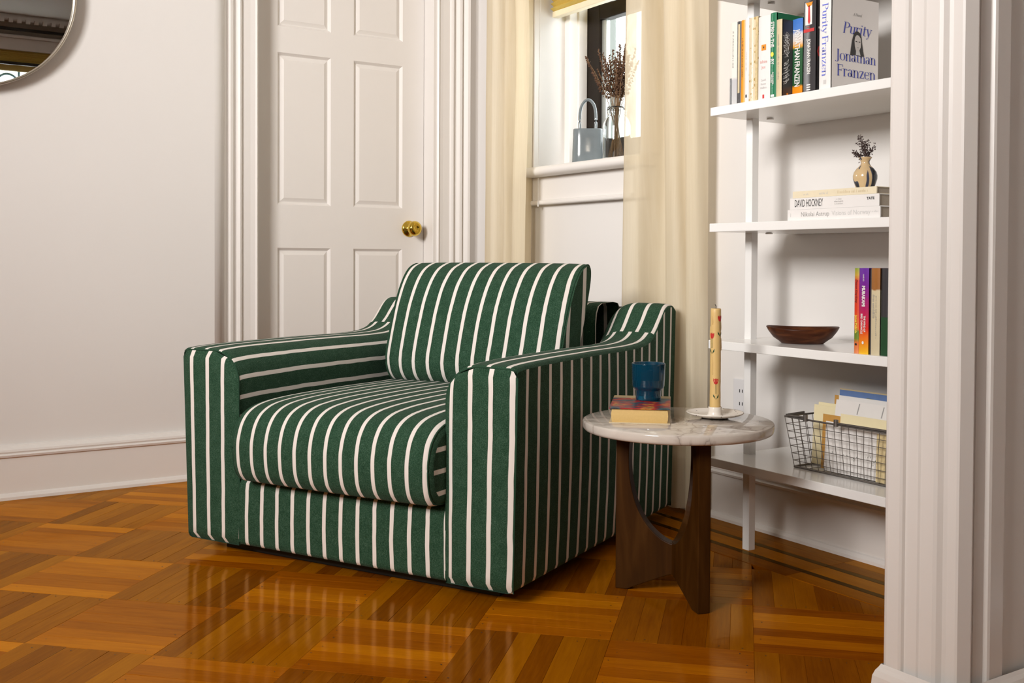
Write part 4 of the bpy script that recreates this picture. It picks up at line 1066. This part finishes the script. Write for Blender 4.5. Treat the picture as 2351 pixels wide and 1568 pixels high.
B = flat_book('thin cream hardback on top of the flat stack under the vase', z+.0570, z+.0745, 1.636, 1.895, 2.070, .20, 'cream')
faux(.090, .0075, M['sand_cover'], B, (-.0012, .070, .0085), EAST, ZU, 11); faux(.034, .006, M['light_ink'], B, (-.0012, .155, .0085), EAST, ZU, 12); faux(.016, .005, M['light_ink'], B, (-.0012, .215, .0085), EAST, ZU, 13)

# ---- small vase with a dried sprig
VX, VY, VZ = 2.150, 1.7345, z+.0745
v = tag(empty('bud_vase', (VX, VY, VZ)), 'small tan bud vase with dark drips on the stacked art books', 'vase')
b = MB(); b.lathe([(0, 0), (.0185, 0), (.0205, .002), (.0245, .012), (.0288, .026), (.0292, .034), (.0270, .043), (.0205, .052), (.0140, .058), (.0105, .064), (.0102, .069), (.0125, .074), (.0158, .0785), (.0160, .0800), (.0140, .0795), (.009, .072), (.008, .066), (0, .060)], 48)
b.build('body', M['vase_glaze'], v)
sg = tag(empty('dried_sprig', (VX, VY, VZ)), 'dark dried sprig standing in the small tan vase', 'dried flower')
srn = random.Random(9); b = MB(); bb = MB()
def twig(p, d, l, n, lev):
    pts = [p]; q = p.copy()
    for k in range(n):
        d = (d+Vector([srn.gauss(0, .22) for _ in range(3)])).normalized(); q = q+d*l/n; pts.append(q.copy())
    b.tube(pts, .0005 if lev else .0007, 4)
    for pt in pts[1:]:
        for _ in range(3 if lev else 1):
            e = Vector([srn.uniform(-1, 1) for _ in range(3)]).normalized(); c = pt+e*.003
            bb.tube([c, c+e*.0022, c+e*.0048], [.0003, .0013, .0002], 4, caps=False)
    if lev == 0:
        for pt in pts[2:]:
            for _ in range(2): twig(pt, (d+Vector([srn.uniform(-1.1, 1.1), srn.uniform(-1.1, 1.1), srn.uniform(-.1, .7)])).normalized(), srn.uniform(.010, .018), 3, 1)
for dx, dy, l in ((.02, .05, .062), (-.3, .55, .035), (.3, -.6, .034), (.1, .25, .048)):
    twig(Vector((0, 0, .066)), Vector((dx, dy, 1)).normalized(), l, 6, 0)
b.build('twigs', M['sprig_dark'], sg); bb.build('seed_heads', M['sprig_dark'], sg)

# ---- third visible shelf: bowl and books
z = LV[1]
bw = tag(empty('wooden_bowl', (2.190, 1.966, z), math.radians(-48)), 'shallow oval dark wooden bowl on the white shelf', 'bowl')
b = MB(); G = []
for rx, ry, h_ in [(0, 0, 0), (.054, .032, 0), (.060, .037, .004), (.077, .049, .014), (.090, .057, .026), (.0955, .061, .0345), (.094, .0595, .036), (.089, .055, .032), (.072, .043, .018), (.047, .027, .010), (0, 0, .008)]:
    G.append([(rx*math.cos(2*PI*k/56), ry*1.25*math.sin(2*PI*k/56), h_*1.22+(.0025*math.cos(4*PI*k/56) if h_ > .02 else 0)) for k in range(57)])
b.grid(G); b.build('hollow', M['bowl_wood'], bw)
F3 = 2.068
B = book('red and green paperback, leftmost of the upright books beside the bowl', 1.6815, 1.6950, z, .205, F3, .13, 'mcbride_spine')
spine_text(B, 'Deacon King Kong', .0085, M['black_ink'], .150, .0060, .85, 0, .25); spine_text(B, 'James McBride', .0085, M['yellow_ink'], .070, .0060, .85, .0002)
b = MB(); b.poly([(-.0034, .006+.003*math.cos(a*PI/5), .022+.003*math.sin(-a*PI/5)) for a in range(10)]); b.build('round_mark', M['black_ink'], B)
B = book('purple to orange paperback with white capitals beside the bowl', 1.6535, 1.6810, z, .205, F3, .13, 'murakami_spine')
spine_text(B, 'MURAKAMI', .0125, M['white_print'], .138, .0135, .78, .0005); spine_text(B, 'HARUKI', .0060, M['white_print'], .182, .0135, .8)
spine_text(B, 'THE WIND-UP', .0075, M['white_print'], .072, .0095, .8, .0002); spine_text(B, 'BIRD CHRONICLE', .0075, M['white_print'], .072, .0180, .8, .0002)
b = MB(); b.poly([(-.0034, .0135+.003*math.cos(a*PI/5), .027+.004*math.sin(-a*PI/5)) for a in range(10)]); b.build('round_mark', M['white_print'], B)
B = book('slim black paperback between the purple and the sand-coloured books', 1.6465, 1.6530, z, .203, F3+.004, .13, 'charcoal_cover')
B = book('brown and sand-coloured paperback beside the column', 1.6215, 1.6460, z, .205, F3, .135, 'brown_cream_spine')
spine_faux(B, .055, .0065, M['grey_ink'], .115, .0165, 14); spine_faux(B, .10, .0040, M['grey_ink'], .090, .009, 15)
B = book('dark green-black paperback at the right end beside the column', 1.5980, 1.6210, z, .205, F3+.004, .135, 'charcoal_cover')
spatch(B, .002, .021, .0, .09, M['leaf_green'])

# ---- wire basket with post
z = LV[0]
bs = tag(empty('wire_basket', (2.146, 1.60, z)), 'grey wire basket holding letters on the bottom shelf', 'basket')
BW, BLN, BH = .190, .350, .134     # x depth, y length, height
def ring(z_, k, r_, nm):
    dx, dy = k*.012, k*.024
    b = MB(); pts = [(-dx, -dy, z_), (BW+dx, -dy, z_), (BW+dx, BLN+dy, z_), (-dx, BLN+dy, z_)]
    for p, q in zip(pts, pts[1:]+pts[:1]): b.tube([p, q], r_, 6)
    return b.build(nm, M['wire_metal'], bs)
ring(.003, 0, .0028, 'base_frame'); ring(BH, 1, .0026, 'rim'); 
wr = random.Random(2)
for k in range(1, 7):
    ring(BH*k/7, k/7, .0009, 'wire')
def vwire(p, q):
    b = MB(); p, q = Vector(p), Vector(q); m_ = p.lerp(q, .5)+Vector([wr.gauss(0, .0012) for _ in range(3)])
    b.tube([p, p.lerp(m_, .5)+Vector((0, wr.gauss(0, .0008), 0)), m_, q], .0009, 5); b.build('wire', M['wire_metal'], bs)
n = 17
for k in range(n+1):
    t = k/n
    for x0, x1 in ((0, -.012), (BW, BW+.012)): vwire((x0, BLN*t, .003), (x1, -.024+(BLN+.048)*t, BH))
for k in range(1, 8):
    t = k/8
    for y0, y1 in ((0, -.024), (BLN, BLN+.024)): vwire((BW*t, y0, .003), (-.012+(BW+.024)*t, y1, BH))
for k in range(1, 8): vwire((0, BLN*k/8, .003), (BW, BLN*k/8, .003))
for y0, y1 in ((.20, -.01), (BLN+.012, BLN-.05)):
    for x in (-.014,):
        b = MB(); b.tube([(x, y0, BH+.004), (x, y1, BH+.006)], .0028, 6); b.tube([(x-.001, (y0 if y0 < .3 else y1), BH-.004), (x-.001, (y0 if y0 < .3 else y1), BH+.013)], .006, 8); b.build('handle', M['wire_metal'], bs)
b = MB(); b.tube([(-.010, BLN+.020, BH+.004), (.06, BLN+.022, BH+.006)], .003, 6); b.build('handle', M['wire_metal'], bs)
# letters: thin sheets standing in the basket; (x, y0, y1, height, lean, material, label)
SHEETS = [
 (.016, .075, .264, .128, .05, 'envelope_white', 'white card with small printed sprigs at the front of the basket', .0015),
 (.034, .200, .290, .142, .05, 'envelope_kraft', 'brown kraft envelope near the left of the basket', .0015),
 (.066, .200, .350, .158, .06, 'envelope_cream', 'cream envelope standing behind the kraft envelope', .0015),
 (.078, .190, .346, .164, .06, 'envelope_cream', 'second cream envelope, just behind the front cream one', .0015),
 (.092, .250, .352, .145, .02, 'plastic_sleeve', 'pale grey plastic sleeve at the left end of the basket', .0015),
 (.044, .080, .272, .182, .15, 'envelope_white', 'white sheet with pencil lines leaning out of the basket', .001),
 (.026, .030, .232, .150, .10, 'envelope_cream', 'pale cream letter across the front right of the basket', .001),
 (.112, .140, .306, .184, .05, 'envelope_white', 'white letter with grey handwriting behind the leaning sheet', .001),
 (.126, .120, .332, .181, .05, 'envelope_kraft', 'large kraft envelope at the back of the basket', .002),
 (.150, .100, .334, .198, .04, 'postcard_blue', 'blue and green postcard, tallest in the basket', .001),
 (.008, .010, .096, .118, .03, 'pale_gold', 'gold card at the right end of the basket', .0015),
]
for x, y0, y1, h_, ln, m_, lab, tk in SHEETS:
    nm = 'envelope' if 'envelope' in lab else ('postcard' if 'postcard' in lab else ('plastic_sleeve' if 'sleeve' in lab else 'letter'))
    o = tag(empty(nm, (2.146+x, 1.60+y0, z+.0055)), lab, nm.replace('_', ' '), 'post in the wire basket'); o.rotation_euler = (0, ln, 0)
    bbox('sheet', (0, 0, 0), (tk, y1-y0, h_), M[m_], o, 0)
    w = y1-y0
    if 'sprigs' in lab:
        b = MB(); q = random.Random(8)
        for _ in range(26):
            yy, zz = q.uniform(.02, w-.02), .05+q.gauss(0, .008); b.poly([(-.0003, yy+q.uniform(-.003, .003), zz+q.uniform(-.003, .003)) for _ in range(3)])
        b.build('printed_sprigs', M['leaf_green'], o)
    if 'pencil' in lab:
        for yy in (.045, .120): patch([(-.0004, yy, .150), (-.0004, yy+.003, .150), (-.0004, yy-.002, .178), (-.0004, yy-.005, .178)], M['grey_ink'], o, 'pencil_line')
    if 'handwriting' in lab: faux(.10, .005, M['light_ink'], o, (-.0002, w*.5, h_-.018), EAST, ZU, 16)
    if 'blue and green' in lab:
        patch([(-.0004, 0, h_-.05), (-.0004, w*.62, h_-.05), (-.0004, w*.62, h_-.018), (-.0004, 0, h_-.024)], M['postcard_green'], o, 'printed_field')
        patch([(-.0004, 0, h_-.004), (-.0004, w, h_-.004), (-.0004, w, h_), (-.0004, 0, h_)], M['sand_cover'], o, 'printed_border')
